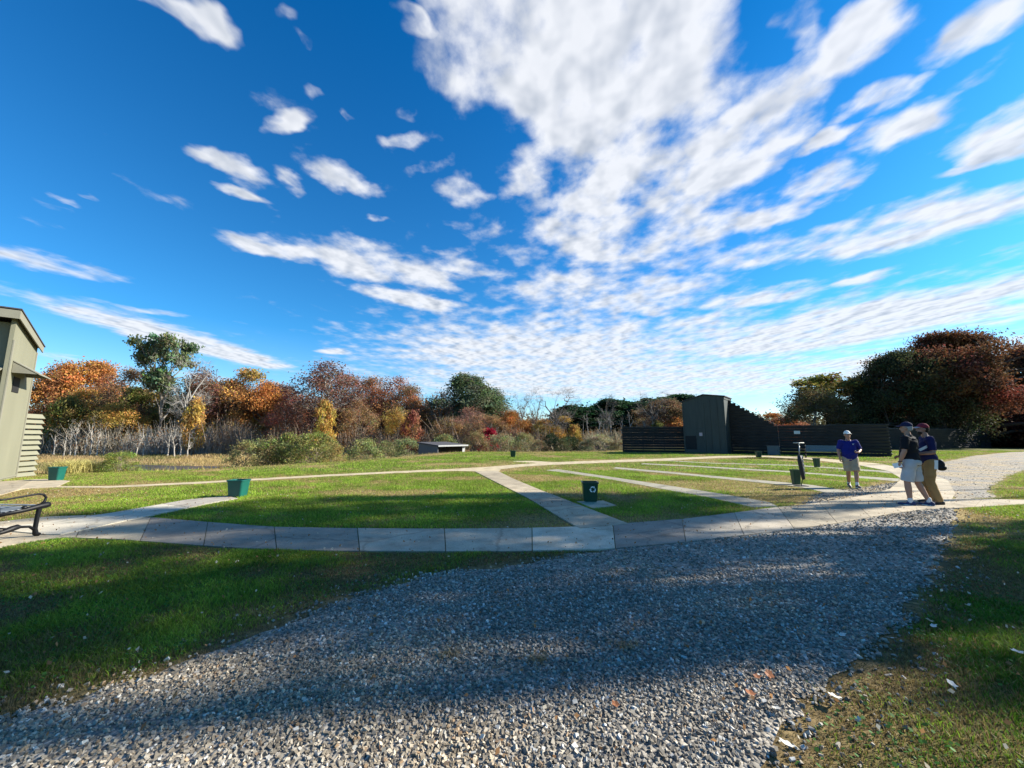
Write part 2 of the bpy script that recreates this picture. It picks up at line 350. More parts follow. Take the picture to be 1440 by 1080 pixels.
# ------------------------------------------------------------------ grass
rg = np.random.default_rng(7)
def walk_dist(x, y):
    d = np.full(x.shape, 1e3)
    for P in WALKPOLY + [FARPATH, PATHD]: d = np.minimum(d, sdist(x, y, P))
    return d
def scatter(n, y0, y1, margin=4.5):
    n = int(n * (1 + 2.5 / (.7 * (y0 + y1) + 2.0)))
    Y = np.linspace(y0, y1, 256); cdf = .7 * Y ** 2 + margin * Y; cdf -= cdf[0]; y = np.interp(rg.random(n) * cdf[-1], cdf, Y)    # area-true inside the widened wedge
    hw = 1.40 * y + margin; x = (rg.random(n) * 2 - 1) * hw
    return x, y
def blades(name, parts):
    Vs, Fs, Cs, off = [], [], [], 0
    for V, Fc, C in parts:
        Vs.append(V); Fs.append(Fc + off); Cs.append(C); off += len(V)
    return mesh_np(name, np.vstack(Vs), np.vstack(Fs), np.vstack(Cs), M['grass'])
def blade_geo(x, y, z, h, w, lean, c, seg=2):
    n = len(x); a = rg.random(n) * 2 * np.pi; la = rg.random(n) * 2 * np.pi
    dx, dy = np.cos(a) * w / 2, np.sin(a) * w / 2; lx, ly = np.cos(la) * lean * h, np.sin(la) * lean * h
    if seg == 1:
        V = np.stack([np.c_[x - dx, y - dy, z], np.c_[x + dx, y + dy, z], np.c_[x + lx, y + ly, z + h]], 1)
        Fc = np.arange(n * 3).reshape(n, 3); C = np.repeat(c, 3, 0).reshape(n, 3, 3)
        C = C * np.array([0.75, 0.75, 1.15])[None, :, None]
        return V.reshape(-1, 3), Fc, C.reshape(-1, 3)
    V = np.stack([np.c_[x - dx, y - dy, z], np.c_[x + dx, y + dy, z],
                  np.c_[x - dx * .8 + lx * .3, y - dy * .8 + ly * .3, z + h * .6], np.c_[x + dx * .8 + lx * .3, y + dy * .8 + ly * .3, z + h * .6],
                  np.c_[x + lx, y + ly, z + h * .95]], 1)
    b0 = (np.arange(n) * 5)[:, None]
    Fc = np.stack([b0 + [0, 1, 3], b0 + [0, 3, 2], b0 + [2, 3, 4]], 1).reshape(-1, 3)
    C = c[:, None, :] * np.array([.75, .75, 1, 1, 1.2])[None, :, None]
    return V.reshape(-1, 3), Fc, C.reshape(-1, 3)
def grass_col(x, y):
    n = len(x); d = dryness(x, y); isdry = rg.random(n) < np.clip(d * 0.9 + 0.05, 0, 1)
    t = rg.random(n)[:, None]; g = GREEN * (1 - t) + GREEN2 * t
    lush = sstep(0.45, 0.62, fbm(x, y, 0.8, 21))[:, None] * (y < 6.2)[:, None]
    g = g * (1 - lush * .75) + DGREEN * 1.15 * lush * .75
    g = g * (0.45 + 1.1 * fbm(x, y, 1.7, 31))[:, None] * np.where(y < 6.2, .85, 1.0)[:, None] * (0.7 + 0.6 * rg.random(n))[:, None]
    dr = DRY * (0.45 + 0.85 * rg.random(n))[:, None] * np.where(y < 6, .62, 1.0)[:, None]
    return np.where(isdry[:, None], dr, g), d
parts = []
for (y0, y1, n, w, hh, seg) in ((0.9, 3.4, 230000, .0050, .050, 2), (3.4, 6.2, 230000, .0065, .052, 2), (6.2, 10, 260000, .009, .050, 2), (10, 17, 330000, .014, .055, 1), (17, 42, 420000, .030, .060, 1)):
    x, y = scatter(n, y0, y1)
    gd = np.minimum(sdist(x, y, GRAVEL), np.minimum(sdist(x, y, GRAVEL2), sdist(x, y, GRAVEL3)))
    wd = walk_dist(x, y); cr = y - np.interp(x, CRX, CRY)
    edge = (vn(x, y, 6, 2) - 0.5) * 0.16 + (vn(x, y, 1.3, 12) - 0.5) * 0.25
    p = sstep(-0.10, 0.22, gd + edge) * (wd > -0.035 * vn(x, y, 9, 17)) * (cr < 1.0)
    p = np.where((gd < 0) & (gd > -0.9), np.maximum(p, 0.035 * (vn(x, y, 2.5, 14) > .6)), p)
    p = p * np.where(dryness(x, y) > 0.6, np.where(y < 6.2, .92, .7), 1)
    k = rg.random(len(x)) < p; x, y, wd, gd = x[k], y[k], wd[k], gd[k]
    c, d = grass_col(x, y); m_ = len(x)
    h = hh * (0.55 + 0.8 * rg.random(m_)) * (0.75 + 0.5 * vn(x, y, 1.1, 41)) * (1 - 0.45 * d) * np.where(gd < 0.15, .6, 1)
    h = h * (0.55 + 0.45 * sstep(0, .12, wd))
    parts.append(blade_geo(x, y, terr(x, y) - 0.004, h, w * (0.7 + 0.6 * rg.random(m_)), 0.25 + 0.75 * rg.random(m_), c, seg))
o = blades('grass', parts); tag(o, 'short green lawn grass with parched tan patches', 'grass', kind='stuff')
# broad clover leaves low in the near turf
x, y = scatter(42000, 1.0, 6.0); gd = sdist(x, y, GRAVEL); wd = walk_dist(x, y)
k = (gd > 0.12) & (wd > 0.1) & (rg.random(len(x)) < sstep(.42, .66, fbm(x, y, 0.9, 77))); x, y = x[k], y[k]; n = len(x)
s = 0.005 + 0.006 * rg.random(n); a = rg.random(n) * 6.28; z = 0.018 + 0.028 * rg.random(n)
P = []
for j in range(6):
    t = a + j * np.pi / 3; P.append(np.c_[x + np.cos(t) * s, y + np.sin(t) * s, z + s * .45 * np.cos(t + a * 3)])
V = np.stack(P, 1).reshape(-1, 3); c = (np.array([.055, .15, .025]) * (0.6 + 0.9 * rg.random((n, 1)))).repeat(6, 0)
o = mesh_np('clover', V, np.arange(n * 6).reshape(n, 6), c, M['grass']); tag(o, 'low round clover leaves among the near turf', 'clover', kind='stuff')
# ------------------------------------------------------------------ loose stones on the drive
def stones(name, sets, label):
    base = np.array([(-1, -1, -1), (1, -1, -1), (1, 1, -1), (-1, 1, -1), (-1, -1, 1), (1, -1, 1), (1, 1, 1), (-1, 1, 1)], float)
    fq = np.array([(0, 3, 2, 1), (4, 5, 6, 7), (0, 1, 5, 4), (1, 2, 6, 5), (2, 3, 7, 6), (3, 0, 4, 7)])
    Vs, Fs, Cs, off = [], [], [], 0
    for x, y, s in sets:
        n = len(x); b0 = base[None] * (0.5 + 0.5 * rg.random((n, 8, 3))) * np.stack([s, s * (0.5 + .4 * rg.random(n)), s * (0.35 + .35 * rg.random(n))], -1)[:, None, :]
        # random rotation from a quaternion
        q = rg.normal(size=(n, 4)); q[:, 1:3] *= 0.45; q /= np.linalg.norm(q, axis=1)[:, None]; w_, a_, b_, c_ = q.T
        Rm = np.stack([1 - 2 * (b_ * b_ + c_ * c_), 2 * (a_ * b_ - c_ * w_), 2 * (a_ * c_ + b_ * w_), 2 * (a_ * b_ + c_ * w_), 1 - 2 * (a_ * a_ + c_ * c_), 2 * (b_ * c_ - a_ * w_), 2 * (a_ * c_ - b_ * w_), 2 * (b_ * c_ + a_ * w_), 1 - 2 * (a_ * a_ + b_ * b_)], -1).reshape(n, 3, 3)
        v = np.einsum('nij,nkj->nki', Rm, b0); v += np.stack([x, y, 0.006 + s * .25 * rg.random(n)], -1)[:, None, :]
        t = rg.random(n)[:, None]
        c = np.where(t < .55, np.array([.205, .180, .145]), np.where(t < .85, np.array([.33, .295, .24]), np.where(t < .95, np.array([.42, .41, .38]), np.array([.28, .20, .13]))))
        c = c * (0.60 + 0.8 * rg.random((n, 1))) * (0.72 + 0.56 * fbm(x, y, 1.1, 91))[:, None]; du = sstep(.50, .70, fbm(x, y, .8, 93))[:, None] * .45; c = c * (1 - du) + c * np.array([1.22, 1.05, .80]) * du
        Vs.append(v.reshape(-1, 3)); Fs.append((fq[None] + (np.arange(n) * 8)[:, None, None]).reshape(-1, 4) + off); Cs.append(c.repeat(8, 0)); off += n * 8
    o = mesh_np(name, np.vstack(Vs), np.vstack(Fs), np.vstack(Cs), M['stone']); tag(o, label, 'gravel', kind='stuff')
sets = []
for y0, y1, n, s0 in ((0.9, 2.8, 95000, .0092), (2.8, 4.6, 90000, .0105), (4.6, 9.2, 75000, .013)):
    x, y = scatter(n, y0, y1); gd = sdist(x, y, GRAVEL); wd = walk_dist(x, y)
    e = gd + (vn(x, y, 5, 3) - .5) * .25
    n = len(x)
    k = (rg.random(n) < (1 - sstep(-.12, .12, e)) * (.55 + .45 * sstep(.30, .48, fbm(x, y, 1.6, 97)))) | ((gd < 0.45) & (rg.random(n) < .05)); k &= (wd > -0.02) | (rg.random(n) < .035 * np.exp(-np.clip(gd, 0, 5) / .3))
    x, y = x[k], y[k]; s = s0 * np.clip(np.exp(rg.normal(size=len(x)) * .38), .4, 1.75); sets.append((x, y, s))
for P, n in ((GRAVEL2, 26000), (GRAVEL3, 9000)):
    A = np.array([(p.x, p.y) for p in P]); lo, hi = A.min(0), A.max(0); x = rg.uniform(lo[0], hi[0], n); y = rg.uniform(lo[1], hi[1], n)
    k = (sdist(x, y, P) < .1 * rg.random(n)) & (y < 24) & (walk_dist(x, y) > 0); x, y = x[k], y[k]; sets.append((x, y, 0.013 * np.clip(np.exp(rg.normal(size=len(x)) * .35), .4, 1.8)))
stones('loose_gravel', sets, 'crushed blue grey gravel stones covering the drive')
# ------------------------------------------------------------------ bins
def rrect(w, d, r, n=4):
    P = []
    for cx, cy, a0 in ((w / 2 - r, d / 2 - r, 0), (-w / 2 + r, d / 2 - r, 90), (-w / 2 + r, -d / 2 + r, 180), (w / 2 - r, -d / 2 + r, 270)):
        for i in range(n + 1):
            a = R(a0 + 90 * i / n); P.append((cx + r * math.cos(a), cy + r * math.sin(a)))
    return P
def loft(bm, rings, cap0=True, cap1=True):
    Vr = [[bm.verts.new(p) for p in r] for r in rings]; n = len(Vr[0])
    for a, b in zip(Vr, Vr[1:]):
        for j in range(n): bm.faces.new((a[j], a[(j + 1) % n], b[(j + 1) % n], b[j]))
    if cap0: bm.faces.new(Vr[0][::-1])
    if cap1: bm.faces.new(Vr[-1])
M['bin_green'] = simple('bin_dark_green', (0.008, 0.050, 0.026), 0.35, 0.2, 5, 0.05)
M['bin_green_sunlit'] = simple('bin_sunlit_green', (0.006, 0.085, 0.065), 0.38, 0.15, 5, 0.05)  # same green plastic, sunlight on it put into the colour as teal
M['white'] = simple('white_print', (0.72, 0.74, 0.72), 0.6, 0.06, 10)
def make_bin(px, py, w, h, mat, label, rz=0.0, emblem=False):
    p = G(px, py); t = empty('recycling_bin' if emblem else 'shell_bin', (p.x, p.y, terr1(p.x, p.y) + (0.02 if emblem else 0.0)), rz); tag(t, label, 'bin', 'green plastic bins around the field')
    def ring(s, z, r=0.05): return [(x, y, z) for x, y in rrect(w * s, w * s * .88, r * w / .4)]
    bm = bmesh.new(); loft(bm, [ring(.76, 0), ring(.80, .03 * h), ring(.97, .93 * h), ring(.95, .985 * h), ring(.91, .97 * h), ring(.74, .06 * h)])
    obj('bin_body', bm, mat, t, smooth=False, bevel=0.004)
    bm = bmesh.new(); Vr = [ring(1.0, .915 * h), ring(1.05, .93 * h), ring(1.05, .99 * h), ring(1.0, 1.0 * h), ring(.93, .99 * h), ring(.93, .92 * h), ring(1.0, .915 * h)]
    loft(bm, Vr, False, False); bmesh.ops.remove_doubles(bm, verts=bm.verts, dist=1e-5); obj('rim', bm, mat, t)
    if emblem:
        bm = bmesh.new(); cx, cz, r = w * .13, h * .63, w * .19; lean = (.97 - .80) * w * .88 / 2 / (.90 * h)
        def P(a, rr): x = cx + rr * math.cos(a); z = cz + rr * math.sin(a); return Vector((x, -(w * .88 * (.80 + .17 * (z - .03 * h) / (.9 * h)) / 2) - .004, z))
        for k in range(3):
            a0 = R(90 + 120 * k)
            pts = [P(a0 + R(48), r * .62), P(a0 + R(48), r * 1.0), P(a0 + R(8), r * 1.06), P(a0 - R(25), r * 1.0), P(a0 - R(22), r * 1.28), P(a0 - R(60), r * .80), P(a0 - R(28), r * .40), P(a0 - R(27), r * .62), P(a0 + R(8), r * .66)]
            prism(bm, pts, (0, .003, 0))
        obj('recycling_symbol', bm, M['white'], t)
    return t
make_bin(78.5, 676, .36, .47, M['bin_green_sunlit'], 'sunlit-toned green bin on the pale apron beside the slatted wing of the olive tower', R(8))
make_bin(334, 699, .40, .43, M['bin_green_sunlit'], 'sunlit-toned green bin standing alone at the end of the yellowish pad in the lawn', R(0))
make_bin(830, 705.5, .37, .44, M['bin_green'], 'dark green bin with a white recycling symbol on a small concrete pad', R(-4), True)
make_bin(721.5, 644, .40, .47, M['bin_green'], 'small green bin far out on the parched rise near the low flat shed', R(-2))
make_bin(1120, 681.5, .235, .47, M['bin_green'], 'green bin on the narrow walk beneath the slanting black padded stand', R(-2))
make_bin(1067, 643.5, .36, .42, M['bin_green'], 'green bin near the dark louvred fence beside the blue utility box', R(-2))
make_bin(1149, 657, .25, .44, M['bin_green'], 'green bin in front of the fence bench between stand and walking man', R(-2))
# ------------------------------------------------------------------ benches
M['iron'] = simple('black_cast_iron', (0.006, 0.006, 0.007), 0.5, 0.2, 20, 0.1, spec=.25)
M['slat'] = simple('grey_slat', (0.26, 0.28, 0.29), 0.45, 0.2, 4, 0.1, grain=(1, 8, 8))
M['slatblue'] = simple('blue_grey_slat', (0.10, 0.17, 0.20), 0.4, 0.15, 4, 0.1, grain=(1, 8, 8))
def bench(loc, rz, length, label, slat):
    """local +Y is the front, +X runs along the seat"""
    t = empty('park_bench', loc, rz); tag(t, label, 'bench')
    def side(x):
        bm = bmesh.new()
        def T(pts, r): tube(bm, [(x, y, z) for y, z in pts], [q * 1.25 for q in r], 8)
        # front leg with foot, back leg, seat rail, arm loop, scroll stretcher
        T([(.27, .0), (.235, .03), (.222, .10), (.225, .25), (.235, .40), (.25, .43)], [.030, .026, .022, .021, .024, .03])
        T([(-.32, .0), (-.27, .05), (-.235, .20), (-.22, .40), (-.26, .60), (-.33, .86)], [.030, .026, .022, .024, .021, .017])
        T([(.345, .435), (.31, .43), (.235, .425), (.05, .395), (-.22, .375)], [.034, .038, .033, .026, .024])
        T([(.245, .45), (.285, .49), (.295, .545), (.265, .59), (.20, .610), (.05, .60), (-.15, .585), (-.27, .59)], [.014, .014, .013, .013, .012, .012, .012, .013])
        T([(.22, .09), (.15, .145), (.06, .16), (.02, .17), (-.05, .155), (-.14, .13), (-.25, .12)], [.02, .014, .015, .03, .034, .024, .018])
        bmesh.ops.create_icosphere(bm, subdivisions=2, radius=.034, matrix=Matrix.Translation((x, .06, .43)))
        obj('end_frame', bm, M['iron'], t, smooth=True)
    side(0.0); side(length)
    bm = bmesh.new()
    for k in range(7):
        y = .20 - k * .065; z = .425 - (.20 - y) * .09 + (.012 if k == 0 else 0); bx(bm, (length / 2, y, z + .008), (length + .02, .045, .016))
    obj('seat', bm, slat, t, bevel=.003)
    bm = bmesh.new()
    for k in range(5):
        s = k / 4; y = -.245 - .085 * s; z = .50 + .32 * s; bx(bm, (length / 2, y, z), (length + .02, .016, .052), Matrix.Rotation(R(14), 3, 'X'))
    obj('backrest', bm, slat, t, bevel=.003)
    bm = bmesh.new(); tube(bm, [(0, -.02, .15), (length, -.02, .15)], .012, 8); obj('stretcher', bm, M['iron'], t, smooth=True)
    return t
UAX = Vector((.77, -.64, 0)).normalized(); WAX = Vector((.64, .77, 0)).normalized()
UANG = math.atan2(UAX.y, UAX.x)
pf = G(53, 755)      # near front foot
rb = R(-5)
bench((pf.x - 1.5 * math.cos(rb) + .27 * math.sin(rb), pf.y - .27 * math.cos(rb) - 1.5 * math.sin(rb), .03), rb, 1.5, 'black cast iron bench with grey slats and looped armrest beside the walk', M['slat'])
b2 = G(1131, 643.5)
t2 = bench((b2.x + UAX.x * 2.1, b2.y + UAX.y * 2.1, 0.02), UANG + math.pi, 2.0, 'dark bench with blue grey slatted back against the louvred fence', M['slatblue'])
# ------------------------------------------------------------------ fences and towers
M['olive'] = simple('olive_siding', (0.185, 0.180, 0.125), 0.75, 0.10, 1.2, 0.15, grain=(1, 1, .25), bscale=30)
M['olive_trim'] = simple('olive_trim', (0.20, 0.19, 0.145), 0.7, 0.10, 2, 0.1)
M['roofing'] = simple('asphalt_roofing', (0.05, 0.047, 0.052), 0.9, 0.25, 14, 0.3)
M['dgreen'] = simple('dark_green_siding', (0.030, 0.040, 0.036), 0.6, 0.25, 1.5, 0.1, grain=(3, 3, .3), bscale=20)
M['dfence'] = simple('dark_fence_board', (0.024, 0.029, 0.036), 0.5, 0.35, 1.5, 0.15, grain=(1, 1, 4))
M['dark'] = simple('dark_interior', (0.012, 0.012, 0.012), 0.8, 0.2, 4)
m, nt, b = new_mat('window_glass'); b.inputs['Base Color'].default_value = (.015, .03, .035, 1); b.inputs['Roughness'].default_value = .08; b.inputs['Metallic'].default_value = 0; b.inputs['Specular IOR Level'].default_value = .8
M['glass'] = m
def fence(p0, p1, h, label, mat, n=9, post=1.8, slope=None, zb=0.0, sided=1, tilt=30, posts=True, h1=None, cat='fence', name='louvred_fence'):
    """boards laid like louvres from p0 to p1; slope = height of the top at p0 when the top falls along the run"""
    p0, p1 = Vector((p0[0], p0[1], 0)), Vector((p1[0], p1[1], 0)); d = p1 - p0; Ln = d.length; ang = math.atan2(d.y, d.x)
    t = empty(name, (p0.x, p0.y, zb), ang); tag(t, label, cat)
    bm = bmesh.new(); top = slope or h; sp = h / n; nn = int(round(top / sp))
    for i in range(nn):
        z = sp * (i + .5); x1 = Ln
        if slope and z + sp * .5 > h: x1 = Ln * max(0.03, (top - z - sp * .2) / (top - h)) ; x1 = min(x1, Ln)
        x0 = .0; N_ = max(1, round((x1 - x0) / 3.6)); 
        for k in range(N_):
            a = x0 + (x1 - x0) * k / N_; c = x0 + (x1 - x0) * (k + 1) / N_ - .006
            jz = ((i * 37 + k * 91) % 7 - 3) * .0016
            bx(bm, ((a + c) / 2, 0, z + jz), (c - a, .026, sp * (1.10 if slope else 1.05)), Matrix.Rotation(R(tilt * sided), 3, 'X'))
    obj('board_panel', bm, mat, t)
    if posts:
        k = max(1, round(Ln / post))
        for i in range(k + 1):
            x = min(max(.05, Ln * i / k), Ln - .05); zt = h
            if slope: zt = h + (top - h) * (1 - x / Ln) - .05
            bm = bmesh.new(); bx(bm, (x, .10 * sided, zt / 2), (.09, .09, zt)); obj('post', bm, mat, t)
        bm = bmesh.new()
        if slope: bar(bm, (0, .0, top + .02), (Ln, .0, h + .02), .12, .035)
        else: bx(bm, (Ln / 2, .02, h + .03), (Ln, .14, .035))
        obj('top_rail', bm, mat, t)
    return t
# --- olive tower at the picture's edge. local +X along the wall seen, local +Y along its front
SD = Vector((-.64, .77, 0)).normalized(); FD = Vector((-.77, -.64, 0)).normalized()
TN = Vector((-16.62, 12.50, 0))
tw = empty('observation_tower', TN, math.atan2(SD.y, SD.x)); tag(tw, 'tall olive plywood tower with slanted roof, hatch awning and dark windows', 'tower')
LX, LY, ZH, ZL = 2.62, 2.8, 5.62, 5.02
def zr(x): return ZH + (ZL - ZH) * x / LX
bm = bmesh.new()
prism(bm, [(0, .0, 0), (LX, .0, 0), (LX, .0, zr(LX) - .12), (0, .0, zr(0) - .12)], (0, .10, 0))        # seen side wall
prism(bm, [(0, LY - .1, 0), (LX, LY - .1, 0), (LX, LY - .1, zr(LX) - .12), (0, LY - .1, zr(0) - .12)], (0, .10, 0))
bx(bm, (LX - .05, LY / 2, (zr(LX) - .2) / 2), (.1, LY - .2, zr(LX) - .2))
# front wall with an opening
bx(bm, (.25, LY / 2, 1.35), (.1, LY - .2, 2.7)); bx(bm, (.25, .50, 3.1), (.1, .8, .8)); bx(bm, (.25, LY - .3, 3.1), (.1, .4, .8)); bx(bm, (.25, LY / 2, 4.4), (.1, LY - .2, 1.8))
obj('wall', bm, M['olive'], tw)
bm = bmesh.new(); prism(bm, [(-.30, -.10, zr(-.30) - .10), (LX + .10, -.10, zr(LX + .1) - .10), (LX + .10, -.10, zr(LX + .10) - .03), (-.30, -.10, zr(-.30) - .03)], (0, LY + .2, 0))
prism(bm, [(-.36, -.16, zr(-.36) - .028), (LX + .15, -.16, zr(LX + .15) - .028), (LX + .15, -.16, zr(LX + .15) + .012), (-.36, -.16, zr(-.36) + .012)], (0, LY + .3, 0))
obj('roof', bm, M['roofing'], tw)
bm = bmesh.new(); prism(bm, [(-.30, -.135, zr(-.3) - .30), (LX + .10, -.135, zr(LX + .1) - .26), (LX + .10, -.135, zr(LX + .1) - .045), (-.30, -.135, zr(-.3) - .045)], (0, .033, 0))
prism(bm, [(-.335, -.135, zr(-.3) - .32), (-.335, LY + .1, zr(-.3) - .32), (-.335, LY + .1, zr(-.3) - .045), (-.335, -.135, zr(-.3) - .045)], (.033, 0, 0))
obj('fascia', bm, M['olive_trim'], tw)
bm = bmesh.new()
for x in (.04, LX - .05): bx(bm, (x, -.015, 2.35), (.09, .03, 4.7))
for y in (.10, .42, .50): bx(bm, (.19, y, 4.35), (.02, .035, 1.6))
bx(bm, (.10, .04, 2.35), (.10, .07, 4.7)); bx(bm, (LX / 2, -.012, .10), (LX, .022, .05))
obj('corner_trim', bm, M['olive_trim'], tw)
def flap(x0, x1, zt, zb_, out, y=-.0):
    bm = bmesh.new(); prism(bm, [(x0, y - .01, zt), (x1, y - .01, zt), (x1 + .05, y - out, zb_), (x0 - .05, y - out, zb_)], (0, 0, .03))
    prism(bm, [(x0, y - .01, zt - .03), (x0, y - .01, zb_ + .02), (x0 - .04, y - out + .05, zb_ + .01)], (.025, 0, 0))
    prism(bm, [(x1, y - .01, zt - .03), (x1, y - .01, zb_ + .02), (x1 + .04, y - out + .05, zb_ + .01)], (-.025, 0, 0))
    return bm
obj('awning', flap(.32, 1.75, 4.02, 3.62, .62), M['olive_trim'], tw)
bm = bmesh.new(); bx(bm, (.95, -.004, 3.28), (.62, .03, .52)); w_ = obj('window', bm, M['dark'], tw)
bm = bmesh.new(); bx(bm, (.25, 1.55, 3.1), (.03, 1.3, .80)); w_ = obj('window', bm, M['glass'], tw)
bm = bmesh.new()
for y in (.93, 1.55, 2.17): bx(bm, (.225, y, 3.1), (.06, .05, .80))
bx(bm, (.225, 1.55, 2.73), (.08, 1.34, .06)); bx(bm, (.225, 1.55, 3.49), (.07, 1.34, .05)); obj('window_frame', bm, M['olive_trim'], w_)
bm = bmesh.new(); prism(bm, [(.20, .12, 3.78), (.20, LY, 3.78), (-.30, LY, 3.56), (-.30, .12, 3.56)], (0, 0, .035)); obj('ledge', bm, M['olive_trim'], tw)
bm = bmesh.new(); prism(bm, [(.20, .40, 2.62), (.20, LY, 2.62), (-.12, LY, 2.50), (-.12, .40, 2.50)], (0, 0, .05)); obj('counter', bm, M['olive_trim'], tw)
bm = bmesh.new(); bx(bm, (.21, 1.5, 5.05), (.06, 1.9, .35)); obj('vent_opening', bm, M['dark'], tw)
e0 = TN + SD * (LX + .02) ; e1 = Vector((-18.48, 15.22, 0))
wing = fence(e0 + FD * .05, e1, 2.38, 'beige slatted wing wall of stacked louvre boards joined to the olive tower', M['olive'], n=12, post=1.1, sided=-1, tilt=38, posts=False)
bm = bmesh.new(); bx(bm, ((e1 - e0).length - .03, .10, 1.15), (.09, .09, 2.3)); obj('post', bm, M['olive_trim'], wing)
# --- dark tower and its fences
def dark_tower(P, label, W_=3.6, D_=3.1, zl=4.88, zm=5.42, zr_=5.18, detail=True, ang=UANG):
    """local +X along the front, front faces local -Y"""
    t = empty('trap_tower', P, ang); tag(t, label, 'tower')
    mid = .53 * W_; bm = bmesh.new()
    prism(bm, [(0, 0, 0), (W_, 0, 0), (W_, 0, zr_ - .1), (mid, 0, zm - .1), (0, 0, zl - .1)], (0, D_, 0)); obj('wall', bm, M['dgreen'], t)
    bm = bmesh.new()
    prism(bm, [(-.10, -.12, zl - .12), (mid, -.12, zm - .08), (W_ + .12, -.12, zr_ - .10), (W_ + .12, -.12, zr_ - .02), (mid, -.12, zm), (-.10, -.12, zl - .04)], (0, D_ + .24, 0)); obj('roof', bm, M['roofing'], t)
    bm = bmesh.new(); bx(bm, (W_ + .02, D_ / 2, zr_ - .22), (.04, D_ + .1, .22)); obj('fascia', bm, M['dgreen'], t)
    bm = bmesh.new(); bx(bm, (W_ - .04, -.015, zr_ / 2 - .1), (.09, .03, zr_ - .2)); obj('corner_trim', bm, M['dgreen'], t)
    bm = bmesh.new(); bx(bm, (.05, -.015, zl / 2 - .1), (.09, .03, zl - .2)); obj('corner_trim', bm, M['dgreen'], t)
    bm = bmesh.new()
    for x in (1.9, 2.42, 3.02): bx(bm, (x, -.014, 2.45), (.035, .028, 4.9 if x > 2 else 4.4))
    bx(bm, (2.72, -.014, 2.92), (1.1, .028, .04)); bx(bm, (2.72, -.014, 2.52), (1.1, .028, .04)); obj('batten', bm, M['dgreen'], t)
    if detail:
        bm = bmesh.new(); bx(bm, (1.50, -.02, 1.15), (.78, .04, 2.25)); d_ = obj('door', bm, M['dgreen'], t, bevel=.01)
        bm = bmesh.new(); bx(bm, (1.52, -.047, 1.72), (.26, .012, .30)); s_ = obj('notice', bm, simple('pink_notice', (.42, .34, .36), .6, .15, 30), d_)
        bm = bmesh.new(); tube(bm, [(1.80, -.05, 1.05), (1.80, -.09, 1.05), (1.80, -.09, 1.18), (1.80, -.05, 1.18)], .01, 6); obj('handle', bm, M['iron'], d_)
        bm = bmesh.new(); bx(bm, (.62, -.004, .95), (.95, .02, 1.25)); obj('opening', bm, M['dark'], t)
    return t
PR = Vector((19.0, 34.5, 0)); PL = PR - UAX * 3.55
dark_tower(PL, 'tall dark green tower with peaked roof and a small pink notice on its door')
cB = PR + WAX * 1.9
WB = cB + UAX * 3.7
fence(cB + UAX * .02, WB, 2.42, 'dark louvred wing wall whose top slopes down from the dark tower', M['dfence'], n=10, post=1.25, slope=4.95, sided=1)
FE = WB + UAX * 6.9
fence(WB + UAX * .02, FE, 2.42, 'long dark louvred fence behind the bench and the walking man', M['dfence'], n=10, post=1.7)
fence((10.95, 38.6), PL + WAX * .6, 2.42, 'dark louvred fence running from the marsh shrubs to the dark tower', M['dfence'], n=10, post=1.8)
q0, q1 = Vector((43.5, 45.5, 0)), Vector((64, 52, 0))
fence(q0, q1, 2.45, 'distant navy louvred fence in the shade of the big oak', M['dfence'], n=10, post=2.4)
fence(FE + UAX * .0 + WAX * .12, q0, 2.42, 'shaded louvred fence stretching behind the two standing men', M['dfence'], n=10, post=2.2)
p2 = G(1219, 625); k2 = 55 / p2.x; P2 = Vector((p2.x * k2, p2.y * k2, 0))
dark_tower(P2 - UAX * 4.6, 'second green tower rising behind the fence and pale white at one corner', W_=4.6, D_=3.2, zl=4.75, zm=5.0, zr_=5.0, detail=False)
fence(P2 + WAX * 1.9, P2 + WAX * 1.9 + UAX * 3.7, 2.42, 'sloping wing wall of the second tower seen over the fence', M['dfence'], n=10, post=1.4, slope=4.7)
# sign on the fence
pS = D(1119, 608, 31.6); 
bm = bmesh.new(); bx(bm, (0, 0, 0), (.42, .012, .26)); s_ = obj('notice_board', bm, simple('pale_notice', (.55, .58, .55), .6, .1, 20), None, bevel=.003)
tS = (Vector((pS.x, pS.y, 0)) - WB).dot(UAX); pp = WB + UAX * tS - WAX * .11; s_.location = (pp.x, pp.y, 1.86); s_.rotation_euler = (0, 0, UANG); tag(s_, 'small pale notice fixed to the dark louvred fence above the bench', 'notice')
# utility box
M['boxblue'] = simple('blue_grey_cabinet', (0.035, 0.075, 0.095), 0.5, 0.15, 3, 0.05)
bp_ = G(1079.5, 640); t = empty('utility_cabinet', (bp_.x, bp_.y, 0), UANG); tag(t, 'blue grey utility cabinet standing against the dark louvred fence', 'cabinet')
bm = bmesh.new(); bx(bm, (.42, .25, .36), (.82, .5, .70)); obj('cabinet_body', bm, M['boxblue'], t, bevel=.01)
bm = bmesh.new(); bx(bm, (.42, .24, .73), (.88, .56, .045)); obj('lid', bm, M['boxblue'], t, bevel=.008)
bm = bmesh.new(); bx(bm, (.42, -.006, .36), (.74, .012, .60)); o = obj('door', bm, M['boxblue'], t, bevel=.004)
bm = bmesh.new(); bx(bm, (.72, -.02, .40), (.03, .02, .10)); obj('handle', bm, M['iron'], o)
# low flat shed out by the marsh
M['grey_siding'] = simple('weathered_siding', (0.12, 0.115, 0.115), 0.8, 0.2, 2, 0.2, grain=(8, 8, .6))
SA = Vector((-7.35, 38.6, 0)); t = empty('trap_shed', (SA.x, SA.y, -.75), UANG + math.pi / 2 - R(0)); tag(t, 'low flat roofed grey shed half sunk beyond the parched rise', 'shed')
